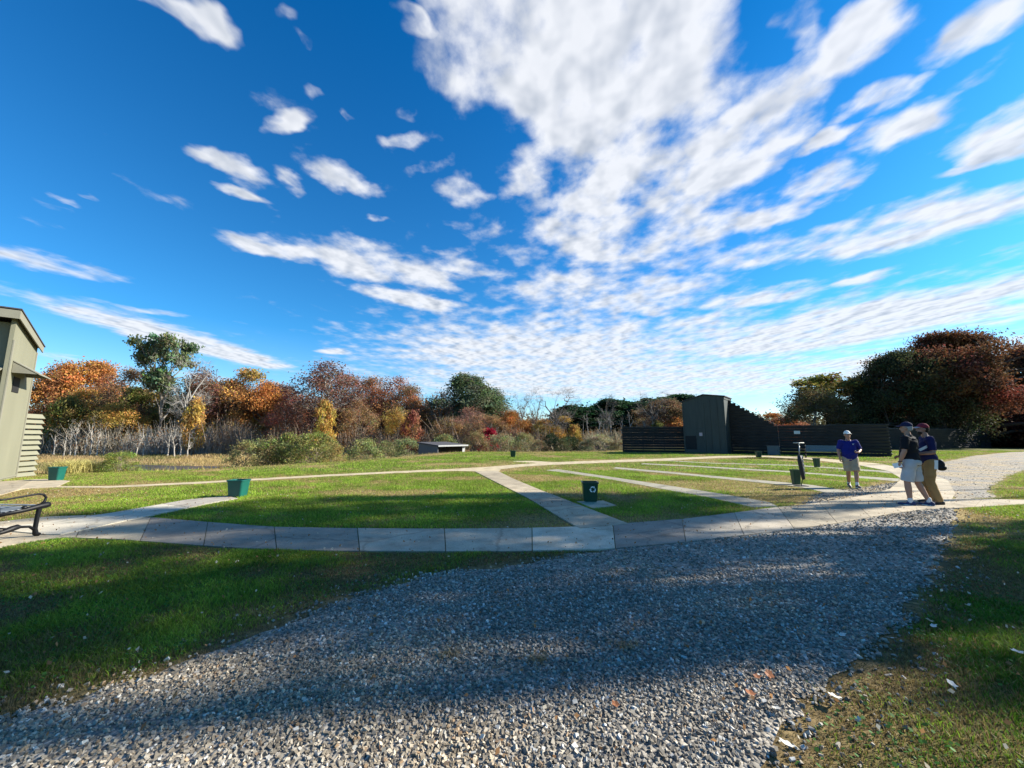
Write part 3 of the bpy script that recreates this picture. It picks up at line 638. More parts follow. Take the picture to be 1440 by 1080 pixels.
# local +X = WAX (open front), local +Y = -UAX (solid side)
Wd, Dp = 3.7, 3.1; z0, z1 = 1.30, 1.58
bm = bmesh.new(); prism(bm, [(0, 0, 0), (0, Dp, 0), (0, Dp, z1), (0, 0, z0)], (.08, 0, 0)); prism(bm, [(Wd - .08, 0, 0), (Wd - .08, Dp, 0), (Wd - .08, Dp, z1), (Wd - .08, 0, z0)], (.08, 0, 0))
bx(bm, (Wd / 2, Dp - .04, z1 / 2), (Wd - .16, .08, z1)); bx(bm, (Wd / 2, .05, .28), (Wd - .16, .08, .56)); obj('wall', bm, M['grey_siding'], t)
bm = bmesh.new(); prism(bm, [(-.15, -.28, z0 + .0), (-.15, Dp + .15, z1 + .02), (-.15, Dp + .15, z1 + .12), (-.15, -.28, z0 + .10)], (Wd + .3, 0, 0)); obj('roof', bm, M['roofing'], t)
bm = bmesh.new(); bx(bm, (Wd / 2, -.295, z0 + .045), (Wd + .34, .03, .15)); obj('fascia', bm, simple('pale_fascia', (.34, .34, .33), .7, .15, 3), t)
bm = bmesh.new(); bx(bm, (Wd - .25, -.01, z0 / 2), (.34, .07, z0)); obj('post', bm, simple('pale_post', (.36, .36, .34), .7, .15, 3), t)
# slanted padded stand with the crossbar
sp = G(1126, 684); t = empty('release_stand', (sp.x, sp.y, 0), 0); tag(t, 'black padded slanting stand with thin pole, crossbar and yellow tag beside bin', 'stand')
kk = sp.y
def S(px, py): p = D(px, py, kk); return Vector((p.x - sp.x, p.y - sp.y, p.z))
bm = bmesh.new(); tube(bm, [S(1123.6, 626), S(1124.2, 643)], .016, 8); o = obj('pole', bm, simple('grey_pole', (.22, .24, .25), .4, .1, 10, metallic=.4), t, smooth=True)
bm = bmesh.new(); tube(bm, [S(1115.5, 622.8), S(1130.5, 622.8)], .013, 8); tube(bm, [S(1123.6, 622.5), S(1123.6, 626.5)], .02, 8); obj('crossbar', bm, simple('pale_bar', (.45, .45, .40), .5, .1, 10), t, smooth=True)
bm = bmesh.new(); tube(bm, [S(1124, 640.5), S(1124.7, 648), S(1126.5, 657), S(1128.6, 667), S(1130, 673), S(1130.3, 674.5)], [.05, .062, .060, .055, .048, .02], 14); obj('padded_sleeve', bm, simple('black_padding', (.018, .018, .02), .6, .2, 12, .3), t, smooth=True)
bm = bmesh.new(); 
for k in range(5):
    a = S(1127.6 + k * .75, 643 + k * 5.4); bmesh.ops.create_icosphere(bm, subdivisions=2, radius=.040, matrix=Matrix.Translation(a + Vector((.012, .01, 0))) @ Matrix.Diagonal((.7, .8, 1.5, 1)))
obj('grey_strap', bm, simple('grey_webbing', (.27, .27, .28), .7, .3, 16, .3), t, smooth=True)
bm = bmesh.new(); a = S(1134.3, 661.5); bx(bm, a, (.05, .03, .085), Matrix.Rotation(R(14), 3, 'Y')); tube(bm, [S(1130, 660), a], .006, 6); obj('yellow_tag', bm, simple('yellow_plastic', (.75, .60, .03), .5, .1, 10), t, bevel=.004)
bm = bmesh.new(); tube(bm, [S(1129.6, 670), Vector((.03, .02, .02))], .012, 8); bx(bm, (.03, .02, .012), (.30, .24, .022)); obj('base_plate', bm, M['iron'], t)
# ------------------------------------------------------------------ people
def capsule(bm, p, q, r0, r1, n=14, flat=1.0, side=None, open_end=False):
    p, q = Vector(p), Vector(q); d = (q - p); Ln = d.length; d = d / Ln if Ln > 1e-6 else Vector((0, 0, 1))
    x = (Vector(side) - d * d.dot(Vector(side))).normalized() if side else d.orthogonal().normalized(); y = d.cross(x)
    rings = []
    for k in range(1, 5): a = R(-90 + 90 * k / 4); rings.append((p + d * r0 * math.sin(a), r0 * math.cos(a)))
    for k in range(0, 1 if open_end else 4): a = R(90 * k / 4); rings.append((q + d * r1 * math.sin(a), r1 * math.cos(a)))
    v0 = bm.verts.new(p - d * r0); v1 = bm.verts.new(q + d * (0.001 if open_end else r1))
    Vr = [[bm.verts.new(c + (x * math.cos(2 * math.pi * j / n) + y * flat * math.sin(2 * math.pi * j / n)) * r) for j in range(n)] for c, r in rings]
    for a, b in zip(Vr, Vr[1:]):
        for j in range(n): bm.faces.new((a[j], a[(j + 1) % n], b[(j + 1) % n], b[j]))
    for j in range(n):
        bm.faces.new((v0, Vr[0][(j + 1) % n], Vr[0][j])); bm.faces.new((v1, Vr[-1][j], Vr[-1][(j + 1) % n]))
def ell(bm, c, r, rot=None):
    bmesh.ops.create_uvsphere(bm, u_segments=20, v_segments=14, radius=1, matrix=Matrix.Translation(Vector(c)) @ (rot.to_4x4() if rot else Matrix()) @ Matrix.Diagonal((*r, 1)))
def vox(name, bm, size, mat, parent, it=4, fold=0.0, seed=0, cut=None):
    me = bpy.data.meshes.new('tmp'); bm.to_mesh(me); bm.free(); o = bpy.data.objects.new('tmp', me); col.objects.link(o)
    r = o.modifiers.new('r', 'REMESH'); r.mode = 'VOXEL'; r.voxel_size = size
    s = o.modifiers.new('s', 'SMOOTH'); s.factor = .5; s.iterations = it
    dg = bpy.context.evaluated_depsgraph_get(); m2 = bpy.data.meshes.new_from_object(o.evaluated_get(dg)); m2.name = name
    bpy.data.objects.remove(o)
    if fold:
        n = len(m2.vertices); co = np.empty(n * 3, np.float32); no = np.empty(n * 3, np.float32); m2.vertices.foreach_get('co', co); m2.vertices.foreach_get('normal', no)
        co = co.reshape(-1, 3); no = no.reshape(-1, 3)
        f = np.sin(co[:, 2] * 38 + 9 * vn(co[:, 0], co[:, 2], 5, seed) + co[:, 0] * 14) * (vn(co[:, 0] + co[:, 1], co[:, 2], 7, seed + 1)) + (fbm(co[:, 0] + co[:, 1], co[:, 2], 9, seed) - .5) * 2
        co = co + no * (f * fold)[:, None]; m2.vertices.foreach_set('co', co.ravel()); m2.update()
    return link(name, m2, mat, parent, smooth=True)
skin_m = simple('skin', (0.36, 0.185, 0.12), 0.5, 0.08, 8); M['skin'] = skin_m
def cloth(name, c, var=.12): return simple(name, c, 0.85, var, 9, 0.15, spec=.2, bscale=160)
def hand(bm, wr, dirv, pn, s=1.0, curl=35):
    """palm and five fingers; dirv points along the hand, pn out of the back of the hand"""
    d = Vector(dirv).normalized(); pn = Vector(pn); pn = (pn - d * pn.dot(d)).normalized(); x = d.cross(pn)
    capsule(bm, wr, wr + d * .045 * s, .027 * s, .036 * s, 12, .5, x); capsule(bm, wr + d * .045 * s, wr + d * .072 * s, .037 * s, .034 * s, 12, .5, x)
    for k, (off, ln) in enumerate(((-.030, .066), (-.010, .076), (.010, .071), (.029, .056))):
        a = wr + d * .088 * s + x * off * s; r = .0088 * s; c1 = R(curl + 4 * k); c2 = R(curl * 2.1 + 5 * k)
        b = a + (d * math.cos(c1) - pn * math.sin(c1)) * ln * .5 * s; c = b + (d * math.cos(c2) - pn * math.sin(c2)) * ln * .42 * s
        capsule(bm, wr + d * .06 * s + x * off * .9 * s, a, r * 1.1, r * 1.05, 8); capsule(bm, a, b, r * 1.05, r, 8); capsule(bm, b, c, r, r * .85, 8)
    a = wr + d * .028 * s - x * .026 * s; b = a + (d * .75 - x * .75 - pn * .35).normalized() * .038 * s; c = b + (d * .9 - x * .25 - pn * .45).normalized() * .030 * s
    capsule(bm, a, b, .0125 * s, .0105 * s, 8); capsule(bm, b, c, .0105 * s, .009 * s, 8)
def person(loc, heading, label, J, c):
    """local: +Y forward, +X the person's right... joints J in metres; c = clothing spec"""
    t = empty('person', loc, heading); tag(t, label, 'person')
    V = Vector; g = lambda k: V(J[k]); s = 1.0
    bel = c.get('belly', .0)
    # ---- body: one skin
    bm = bmesh.new(); hp = g('pelvis'); ch = g('chest'); nk = g('neck'); hd = g('head')
    capsule(bm, hp, g('waist'), .135, .13, 18, .75, (1, 0, 0)); capsule(bm, g('waist'), ch, .13, .15, 18, .7, (1, 0, 0)); capsule(bm, ch, nk - V((0, 0, .06)), .15, .09, 18, .65, (1, 0, 0))
    capsule(bm, nk - V((0, 0, .06)), hd - V((0, 0, .05)), .060, .052, 14)
    hrot = Matrix.Rotation(c.get('turn', 0), 3, 'Z') @ Matrix.Rotation(c.get('nod', 0), 3, 'X')
    H_ = lambda x, y, z: hd + hrot @ V((x, y, z))
    ell(bm, H_(0, -.008, .015), (.074, .094, .105), hrot); ell(bm, H_(0, .022, -.05), (.058, .068, .066), hrot); ell(bm, H_(0, .06, -.088), (.028, .025, .022), hrot)
    capsule(bm, H_(0, .083, .01), H_(0, .103, -.028), .010, .015, 10); ell(bm, H_(0, .082, -.062), (.026, .014, .008), hrot); ell(bm, H_(0, .08, .03), (.055, .016, .010), hrot)
    for sx in (-1, 1): ell(bm, H_(sx * .078, -.012, -.012), (.012, .02, .032), hrot)
    for sd, sx in (('L', -1), ('R', 1)):
        sh, el, wr = g('sh' + sd), g('el' + sd), g('wr' + sd)
        capsule(bm, ch + V((sx * .08, 0, .07)), sh, .07, .066, 14); capsule(bm, sh, el, .056, .044, 14); capsule(bm, el, el.lerp(wr, .35), .044, .045, 14); capsule(bm, el.lerp(wr, .35), wr, .045, .027, 14)
        hand(bm, wr, J['hd' + sd], J['hn' + sd], 1.05, c.get('curl' + sd, 30))
        hi, kn, an = g('hip' + sd), g('kn' + sd), g('an' + sd)
        capsule(bm, hi, kn, .092, .058, 16); capsule(bm, kn, kn.lerp(an, .32), .056, .060, 16); capsule(bm, kn.lerp(an, .32), an, .060, .036, 16)
        td = V(J['toe' + sd]); capsule(bm, an - V((0, 0, .035)), an + td * .13 - V((0, 0, .055)), .036, .03, 12)
    vox('body', bm, .0075, c.get('skin', skin_m), t, 3)
    # ---- eyes
    for sx in (-1, 1):
        bm = bmesh.new(); ell(bm, H_(sx * .031, .078, .008), (.012, .008, .007), hrot); obj('eye', bm, M['iron'], t, smooth=True)
    # ---- shirt
    bm = bmesh.new(); b_ = bel
    capsule(bm, hp + V((0, 0, .02)), g('waist') + V((0, b_ * .5, 0)), .178 + b_ * .4, .172 + b_ * .6, 20, .80, (1, 0, 0)); capsule(bm, g('waist') + V((0, b_ * .7, 0)), ch, .172 + b_ * .7, .178 + b_ * .1, 20, .76 , (1, 0, 0))
    capsule(bm, ch, nk - V((0, 0, .075)), .180, .085, 20, .66, (1, 0, 0)); capsule(bm, nk - V((0, 0, .06)), nk - V((0, 0, .03)), .070, .066, 14)
    for sd, sx in (('L', -1), ('R', 1)):
        sh, el = g('sh' + sd), g('el' + sd)
        capsule(bm, ch + V((sx * .09, 0, .075)), sh + V((0, 0, -.004)), .088, .080, 16); capsule(bm, sh, sh.lerp(el, .86), .077, .073, 16, open_end=True)
    # flat hem and cuffs: slice after remesh is not needed, the belt line is cut here
    o = vox('shirt', bm, .011, c['shirt'], t, 4, .006, 3)
    hem = c.get('hem', hp.z - .10)
    cutmesh(o, V((0, 0, hem)), V((0, 0, 1)))
    # ---- trousers or shorts
    bm = bmesh.new(); ell(bm, hp + V((0, -.01, -.02)), (.180 + b_ * .3, .140 + b_ * .3, .13))
    for sd, sx in (('L', -1), ('R', 1)):
        hi, kn, an = g('hip' + sd), g('kn' + sd), g('an' + sd)
        if c['long']:
            capsule(bm, hi, kn, .115, .085, 16); capsule(bm, kn, an + V((0, 0, -.03)), .085, .074, 16, open_end=True)
        else:
            e = hi.lerp(kn, .98); capsule(bm, hi, e, .120, .110, 16, open_end=True)
    o = vox('trousers' if c['long'] else 'shorts', bm, .011, c['pants'], t, 3, .007, 8)
    cutmesh(o, hp + V((0, 0, .09)), V((0, 0, -1)))
    # ---- socks and shoes
    for sd in 'LR':
        an = g('an' + sd); td = V(J['toe' + sd]).normalized(); sdv = td.cross(V((0, 0, 1)))
        if c.get('sock'):
            bm = bmesh.new(); capsule(bm, an + V((0, 0, -.03)), an + V((0, 0, .05)), .047, .043, 14); vox('sock', bm, .009, c['sock'], t, 2)
        bm = bmesh.new(); rot = Matrix((sdv, td, td.cross(sdv) * -1 if False else V((0, 0, 1)))).transposed()
        up = sdv.cross(td); rot = Matrix((sdv, td, up)).transposed()
        fl = an - V((0, 0, .055))
        ell(bm, fl + td * .02 + up * .0, (.045, .085, .050), rot); ell(bm, fl + td * .13 - up * .012, (.050, .085, .034), rot); ell(bm, fl - td * .045 + up * .005, (.040, .045, .052), rot); capsule(bm, fl, an + V((0, 0, -.01)), .048, .046, 12)
        sh_ = vox('shoe', bm, .008, c['shoe'], t, 2); cutmesh(sh_, fl - up * .026, up)
        bm = bmesh.new(); rp = [( .046 * math.cos(a) * (1 + .12 * math.sin(a)), .145 * math.sin(a)) for a in [2 * math.pi * k / 24 for k in range(24)]]
        prism(bm, [fl + td * (.055 + y) + sdv * x - up * .038 for x, y in rp], up * .022); obj('sole', bm, c.get('sole', M['white']), sh_)
    # ---- hair, cap
    if c.get('hair'):
        bm = bmesh.new(); ell(bm, H_(0, -.026, .018), (.080, .085, .100), hrot); ell(bm, H_(0, -.045, -.03), (.066, .058, .06), hrot); vox('hair', bm, .009, c['hair'], t, 2, .003)
    if c.get('beard'):
        bm = bmesh.new(); ell(bm, H_(0, .04, -.075), (.056, .060, .045), hrot); ell(bm, H_(0, .07, -.09), (.034, .03, .034), hrot); vox('beard', bm, .008, c['beard'], t, 2, .003)
    if c.get('cap'):
        bm = bmesh.new(); ell(bm, H_(0, -.012, .045), (.086, .103, .092), hrot); o = vox('cap', bm, .009, c['cap'], t, 2)
        cutmesh(o, H_(0, 0, .032), hrot @ V((0, -.10, 1)).normalized())
        bm = bmesh.new(); pts = []
        for k in range(9):
            a = R(-62 + 124 * k / 8); pts.append(H_(.080 * math.sin(a), .060 + .105 * math.cos(a) ** 1.0, .040 - .02 * abs(math.sin(a)) ** 2 - .006))
        for k in range(9):
            a = R(62 - 124 * k / 8); pts.append(H_(.078 * math.sin(a), .012 + .078 * math.cos(a), .050 - .012 * abs(math.sin(a))))
        prism(bm, pts, hrot @ V((0, 0, .007))); obj('visor', bm, c.get('visor', c['cap']), o)
        bm = bmesh.new(); ell(bm, H_(0, -.012, .138), (.009, .009, .006), hrot); obj('cap_button', bm, c['cap'], o)
    if c.get('glasses'):
        bm = bmesh.new()
        for sx in (-1, 1): ell(bm, H_(sx * .032, .092, .008), (.027, .008, .018), hrot); capsule(bm, H_(sx * .058, .085, .012), H_(sx * .078, -.005, .008), .003, .003, 6)
        capsule(bm, H_(-.012, .096, .012), H_(.012, .096, .012), .003, .003, 6); obj('sunglasses', bm, M['iron'], t, smooth=True)
    return t
def cutmesh(o, p, n, near=None, keep=None):
    """drop what lies behind the plane (p, n); near = only within that distance of p"""
    bm = bmesh.new(); bm.from_mesh(o.data); p = Vector(p); n = Vector(n)
    if near is None: geom = bm.verts[:] + bm.edges[:] + bm.faces[:]
    else:
        fs = [f for f in bm.faces if (f.calc_center_median() - p).length < near * 1.6 and (f.calc_center_median() - p - n * (f.calc_center_median() - p).dot(n)).length < near]
        es = {e for f in fs for e in f.edges}; vs = {v for f in fs for v in f.verts}; geom = list(vs) + list(es) + fs
    bmesh.ops.bisect_plane(bm, geom=geom, dist=1e-5, plane_co=p, plane_no=n, clear_inner=True)
    bm.to_mesh(o.data); bm.free()
    if near is None or True:
        so = o.modifiers.new('thick', 'SOLIDIFY') if not o.modifiers else None
        if so: so.thickness = .004; so.offset = -1
P1 = dict(pelvis=(0, 0, .93), waist=(0, .0, 1.07), chest=(0, 0, 1.30), neck=(0, .0, 1.50), head=(0, .02, 1.655),
          shL=(-.19, 0, 1.425), elL=(-.30, -.06, 1.17), wrL=(-.19, .16, 1.10), hdL=(.9, .3, .0), hnL=(0, .4, -1),
          shR=(.19, 0, 1.425), elR=(.265, -.03, 1.15), wrR=(.27, .05, .91), hdR=(-.05, .12, -1), hnR=(1, .1, 0),
          hipL=(-.095, 0, .91), knL=(-.08, .13, .50), anL=(-.05, .20, .10), toeL=(-.1, 1, -.0),
          hipR=(.095, 0, .91), knR=(.08, .02, .49), anR=(.055, -.16, .12), toeR=(.1, .95, -.25))
# first man walks towards the lens
navy = cloth('royal_blue_cotton', (.010, .015, .15)); khaki = cloth('khaki_twill', (.36, .29, .20)); 
hdg = lambda x, y: math.atan2(y, x) - math.pi / 2
h1 = hdg(-.42, -.9)
# the man's right is the viewer's left: forward is -Y, so +X local points to -X world
g1 = G(1200, 686)
p = person((g1.x, g1.y, 0.02), h1, 'man in royal blue shirt, khaki shorts and white cap walking across the lawn', P1,
       dict(shirt=navy, pants=khaki, long=False, belly=.05, shoe=simple('dark_running_shoe', (.05, .045, .05), .6, .3, 40), sock=cloth('white_sock', (.65, .65, .65)), cap=cloth('white_cap', (.72, .72, .68)), glasses=True, hair=cloth('grey_brown_hair', (.09, .07, .055)), curlL=60, turn=R(10))); p.scale = (.93, .93, .93)
bm = bmesh.new(); 
for k, (a, w_) in enumerate(((0, .052), (.018, .036))): bx(bm, (-.085 + a * .3, .148, 1.365 - a), (w_, .006, .009), Matrix.Rotation(R(8), 3, 'Y'))
obj('shirt_logo', bm, M['white'], p)
# second man: back three quarters to the lens
P2_ = dict(pelvis=(0, 0, .95), waist=(0, 0, 1.09), chest=(0, -.01, 1.33), neck=(0, -.01, 1.53), head=(0, .01, 1.69),
          shL=(-.20, 0, 1.455), elL=(-.265, .02, 1.17), wrL=(-.255, .12, .93), hdL=(.02, .22, -1), hnL=(-1, .1, 0),
          shR=(.20, 0, 1.455), elR=(.27, .02, 1.18), wrR=(.22, .20, 1.04), hdR=(-.3, .8, -.1), hnR=(.6, 0, .7),
          hipL=(-.10, 0, .93), knL=(-.15, .07, .50), anL=(-.19, .05, .09), toeL=(-.18, 1, 0),
          hipR=(.10, 0, .93), knR=(.12, -.02, .50), anR=(.14, -.16, .09), toeR=(.12, 1, 0))
g2 = G(1290, 711)
t = person((g2.x, g2.y, 0.01), hdg(-.50, .86), 'man in black shirt, pale grey shorts and navy cap standing with his back turned', P2_,
       dict(shirt=cloth('black_cotton', (.010, .010, .013)), pants=cloth('pale_grey_twill', (.42, .42, .42)), long=False, belly=.045, shoe=simple('blue_canvas_shoe', (.02, .035, .10), .7, .15, 30), sock=cloth('white_ankle_sock', (.6, .6, .6)), cap=cloth('navy_cap', (.014, .016, .05)), hair=cloth('grey_hair', (.30, .29, .28)), turn=R(10)))
bm = bmesh.new(); bx(bm, (-.262, .165, .86), (.012, .15, .105), Matrix.Rotation(R(-18), 3, 'X')); o = obj('score_card', bm, simple('white_card', (.75, .76, .76), .6, .05, 10)); 
Mt = Matrix.Translation((g2.x, g2.y, .01)) @ Matrix.Rotation(hdg(-.50, .86), 4, 'Z'); o.data.transform(Mt); tag(o, 'white card in the hanging hand of the man in pale shorts', 'card')
bm = bmesh.new(); tube(bm, [(-.255 + .036 * math.cos(a), .112 + .032 * math.sin(a), .945) for a in [2 * math.pi * k / 16 for k in range(17)]], .008, 6); obj('watch', bm, M['iron'], t)
# third man: profile behind him
P3_ = dict(pelvis=(0, 0, .95), waist=(0, .01, 1.09), chest=(0, -.01, 1.31), neck=(0, -.01, 1.51), head=(0, .03, 1.665),
          shL=(-.20, -.01, 1.435), elL=(-.25, -.02, 1.14), wrL=(-.16, .20, 1.10), hdL=(.3, .9, .1), hnL=(-.6, 0, .7),
          shR=(.20, -.01, 1.435), elR=(.25, -.02, 1.14), wrR=(.16, .20, 1.08), hdR=(-.3, .9, .1), hnR=(.6, 0, .7),
          hipL=(-.10, 0, .93), knL=(-.11, .06, .50), anL=(-.12, -.04, .09), toeL=(-.15, 1, 0),
          hipR=(.10, 0, .93), knR=(.12, .10, .50), anR=(.14, .03, .09), toeR=(.15, 1, 0))
g3 = G(1315, 709); a3 = hdg(-.82, .50)
t = person((g3.x, g3.y, 0.01), a3, 'man in navy shirt, tan trousers and red cap facing the man in pale shorts', P3_,
       dict(shirt=cloth('navy_cotton', (.012, .014, .065)), pants=cloth('tan_canvas', (.30, .185, .075)), long=True, belly=.05, shoe=simple('black_leather_shoe', (.012, .011, .011), .45, .2, 20), sole=M['iron'], cap=cloth('dark_red_cap', (.20, .02, .035)), visor=cloth('pale_visor', (.45, .35, .36)), hair=cloth('dark_hair', (.02, .016, .013)), beard=cloth('dark_beard', (.03, .022, .018)), skin=simple('tan_skin', (.30, .16, .11), .5, .08, 8)))
M3 = Matrix.Translation((g3.x, g3.y, .01)) @ Matrix.Rotation(a3, 4, 'Z')
bm = bmesh.new(); bx(bm, (-.20, .10, 1.24), (.012, .20, .05), Matrix.Rotation(R(-33), 3, 'X')); o = obj('folded_paper', bm, M['white']); o.data.transform(M3); tag(o, 'white folded paper tucked under the arm of the man in tan trousers', 'paper')
bm = bmesh.new(); ell(bm, (-.16, -.13, .87), (.06, .075, .12)); ell(bm, (-.16, -.14, .81), (.065, .085, .07)); obj('shell_pouch', bm, M['iron'], t, smooth=True)
bm = bmesh.new(); bx(bm, (-.205, -.05, .87), (.02, .06, .20), Matrix.Rotation(R(6), 3, 'X')); obj('white_towel', bm, M['white'], t, bevel=.008)
# ------------------------------------------------------------------ trees
class Geo:
    def __init__(s): s.V, s.F, s.C, s.n = [], [], [], 0
    def tubes(s, A, B, ra, rb, c, k=5):
        A, B = np.asarray(A, float), np.asarray(B, float); n = len(A); d = B - A; d /= (np.linalg.norm(d, axis=1)[:, None] + 1e-9)
        u = np.cross(d, np.array([.31, .47, .83])); u /= (np.linalg.norm(u, axis=1)[:, None] + 1e-9); w = np.cross(d, u)
        th = np.arange(k) * 2 * np.pi / k; off = u[:, None] * np.cos(th)[None, :, None] + w[:, None] * np.sin(th)[None, :, None]
        P = np.concatenate([A[:, None] + off * np.asarray(ra).reshape(-1, 1, 1), B[:, None] + off * np.asarray(rb).reshape(-1, 1, 1)], 1)
        j = np.arange(k); q = np.stack([j, (j + 1) % k, (j + 1) % k + k, j + k], -1)
        s.V.append(P.reshape(-1, 3)); s.F.append((q[None] + (np.arange(n) * 2 * k)[:, None, None]).reshape(-1, 4) + s.n); s.C.append(np.repeat(c, 2 * k, 0)); s.n += n * 2 * k
    def leaves(s, P, size, c, rng, asp=.6):
        n = len(P); a = rng.normal(size=(n, 3)); a /= np.linalg.norm(a, axis=1)[:, None]; b = rng.normal(size=(n, 3)); b = np.cross(a, b); b /= np.linalg.norm(b, axis=1)[:, None]
        size = np.asarray(size).reshape(-1, 1) * np.ones((n, 1)); a = a * size; b = b * size * asp
        Q = np.stack([P - a, P - b * .9 + a * .15, P + a, P + b + a * .15], 1)
        s.V.append(Q.reshape(-1, 3)); s.F.append(np.arange(n * 4).reshape(n, 4) + s.n); s.C.append(np.repeat(c, 4, 0)); s.n += n * 4
    def mesh(s, name, mat):
        o = mesh_np(name, np.vstack(s.V), np.vstack(s.F), np.vstack(s.C), mat); me = o.data; bpy.data.objects.remove(o); return me
def tree_proto(seed, H=14.0, cw=9.0, base=.28, nlimb=12, ncl=150, nleaf=9000, leaf=.20, trunk=.20, gap=.42, cspread=.55, twig=0, topw=.6, lean=.0, kind='round', tone=.35, fine=4):
    rng = np.random.default_rng(seed)
    T = Geo(); L = Geo()
    # trunk
    nz = 8; tz = np.linspace(0, .82 * H, nz); wob = np.cumsum(rng.normal(size=(nz, 2)) * .012 * H, 0); wob -= wob[0]; tp = np.c_[wob[:, 0] + lean * tz, wob[:, 1], tz]
    tr = trunk * (1 - tz / (.82 * H)) ** .8 * .85 + trunk * .12; tr[0] *= 1.35
    bark = np.array([1.0, 1.0, 1.0]); bc = lambda n: bark * (0.75 + .5 * rng.random((n, 1)))
    T.tubes(tp[:-1], tp[1:], tr[:-1], tr[1:], bc(nz - 1), 8)
    nodes = [tp[2:]]; nrad = [tr[2:]]
    def env(n, shell=.0):
        if kind == 'round':
            z = rng.random(n); r = np.sin(np.pi * np.clip(z * .86 + .10, 0, 1)) ** .65 * (1 - .25 * (z > .8)); 
        elif kind == 'cone': z = rng.random(n); r = (1 - z) ** .7 * .9 + .12
        elif kind == 'vase': z = rng.random(n) ** .8; r = .35 + .75 * z * (1 - .45 * z ** 6)
        elif kind == 'dome': z = rng.random(n); r = np.sqrt(np.clip(1 - z ** 3, 0, 1)) * .98 + .02
        a = rng.random(n) * 2 * np.pi; rr = np.sqrt(shell + (1 - shell) * rng.random(n)) * r * cw / 2 * (.66 + .62 * vn(np.cos(a) * 2.6 + np.sin(a) * 1.3 + 5, z * 4.5, 1.0, seed))
        zz = H * (base + (1 - base) * z); lx = np.interp(zz, tz, tp[:, 0]); ly = np.interp(zz, tz, tp[:, 1]); 
        return np.c_[lx * .8 + np.cos(a) * rr, ly * .8 + np.sin(a) * rr, zz]
    tg = env(nlimb, .75); tg = tg[np.argsort(tg[:, 2])]
    for i, q in enumerate(tg):
        hz = max(base * H * .75, min(q[2] * .62, .8 * H)); p0 = np.array([np.interp(hz, tz, tp[:, 0]), np.interp(hz, tz, tp[:, 1]), hz]); k = 7
        t = np.linspace(0, 1, k)[:, None]; mid = p0 * .45 + q * .55 + np.array([0, 0, .06 * H]); c = (1 - t) ** 2 * p0 + 2 * t * (1 - t) * mid + t * t * q
        c[1:-1] += rng.normal(size=(k - 2, 3)) * .014 * H; r0 = trunk * (.42 + .2 * rng.random()); r = r0 * (1 - t[:, 0] * .85)
        T.tubes(c[:-1], c[1:], r[:-1], r[1:], bc(k - 1), 6); nodes.append(c[2:]); nrad.append(r[2:])
    ND = np.vstack(nodes); NR = np.concatenate(nrad)
    cl = env(int(ncl * 2.2), .25); keep = fbm(cl[:, 0] * 1.0 + cl[:, 1] * .6, cl[:, 2], 2.4 / cw, seed + 2, 2) > gap; cl = cl[keep][:ncl] if keep.sum() > 20 else cl[:ncl]
    for q in cl:
        d = np.linalg.norm(ND - q, axis=1) + .6 * np.clip(ND[:, 2] - q[2], 0, 99); j = np.argmin(d); p0 = ND[j]; m_ = (p0 + q) / 2 + rng.normal(size=3) * .05 * np.linalg.norm(q - p0) + np.array([0, 0, .04 * np.linalg.norm(q - p0)])
        r0 = min(NR[j] * .6, trunk * .16); T.tubes([p0, m_], [m_, q], [r0, r0 * .7], [r0 * .7, r0 * .3], bc(2), fine)
    if twig:
        n = len(cl) * twig; P = np.repeat(cl, twig, 0); dr = rng.normal(size=(n, 3)); dr[:, 2] = np.abs(dr[:, 2]) * .9 + .15; dr /= np.linalg.norm(dr, axis=1)[:, None]; ln = (.05 + .06 * rng.random((n, 1))) * H
        Pm = P + dr * ln * .5; Pe = Pm + (dr + rng.normal(size=(n, 3)) * .25) * ln * .5; rr = trunk * .055
        T.tubes(np.r_[P, Pm], np.r_[Pm, Pe], np.full(2 * n, rr), np.r_[np.full(n, rr * .75), np.full(n, rr * .35)], bc(2 * n), 3)
    if nleaf:
        tc_ = (0.62 + .76 * rng.random(len(cl))); hue = rng.normal(size=(len(cl), 3)) * .13
        i = rng.integers(0, len(cl), nleaf); P = cl[i] + np.clip(rng.normal(size=(nleaf, 3)), -1.35, 1.35) * cspread * np.array([1, 1, .7]) * (.6 + .8 * rng.random((nleaf, 1)))
        c = (tc_[i] * (1 - tone / 2 + tone * rng.random(nleaf)))[:, None] * (1 + hue[i]) * (1 + rng.normal(size=(nleaf, 3)) * .07)
        L.leaves(P, leaf * (.55 + .8 * rng.random(nleaf)), np.clip(c, .05, 3), rng)
    return (T.mesh('trunk', M['bark']), L.mesh('crown', M['leaf']) if nleaf else None, H, cw)
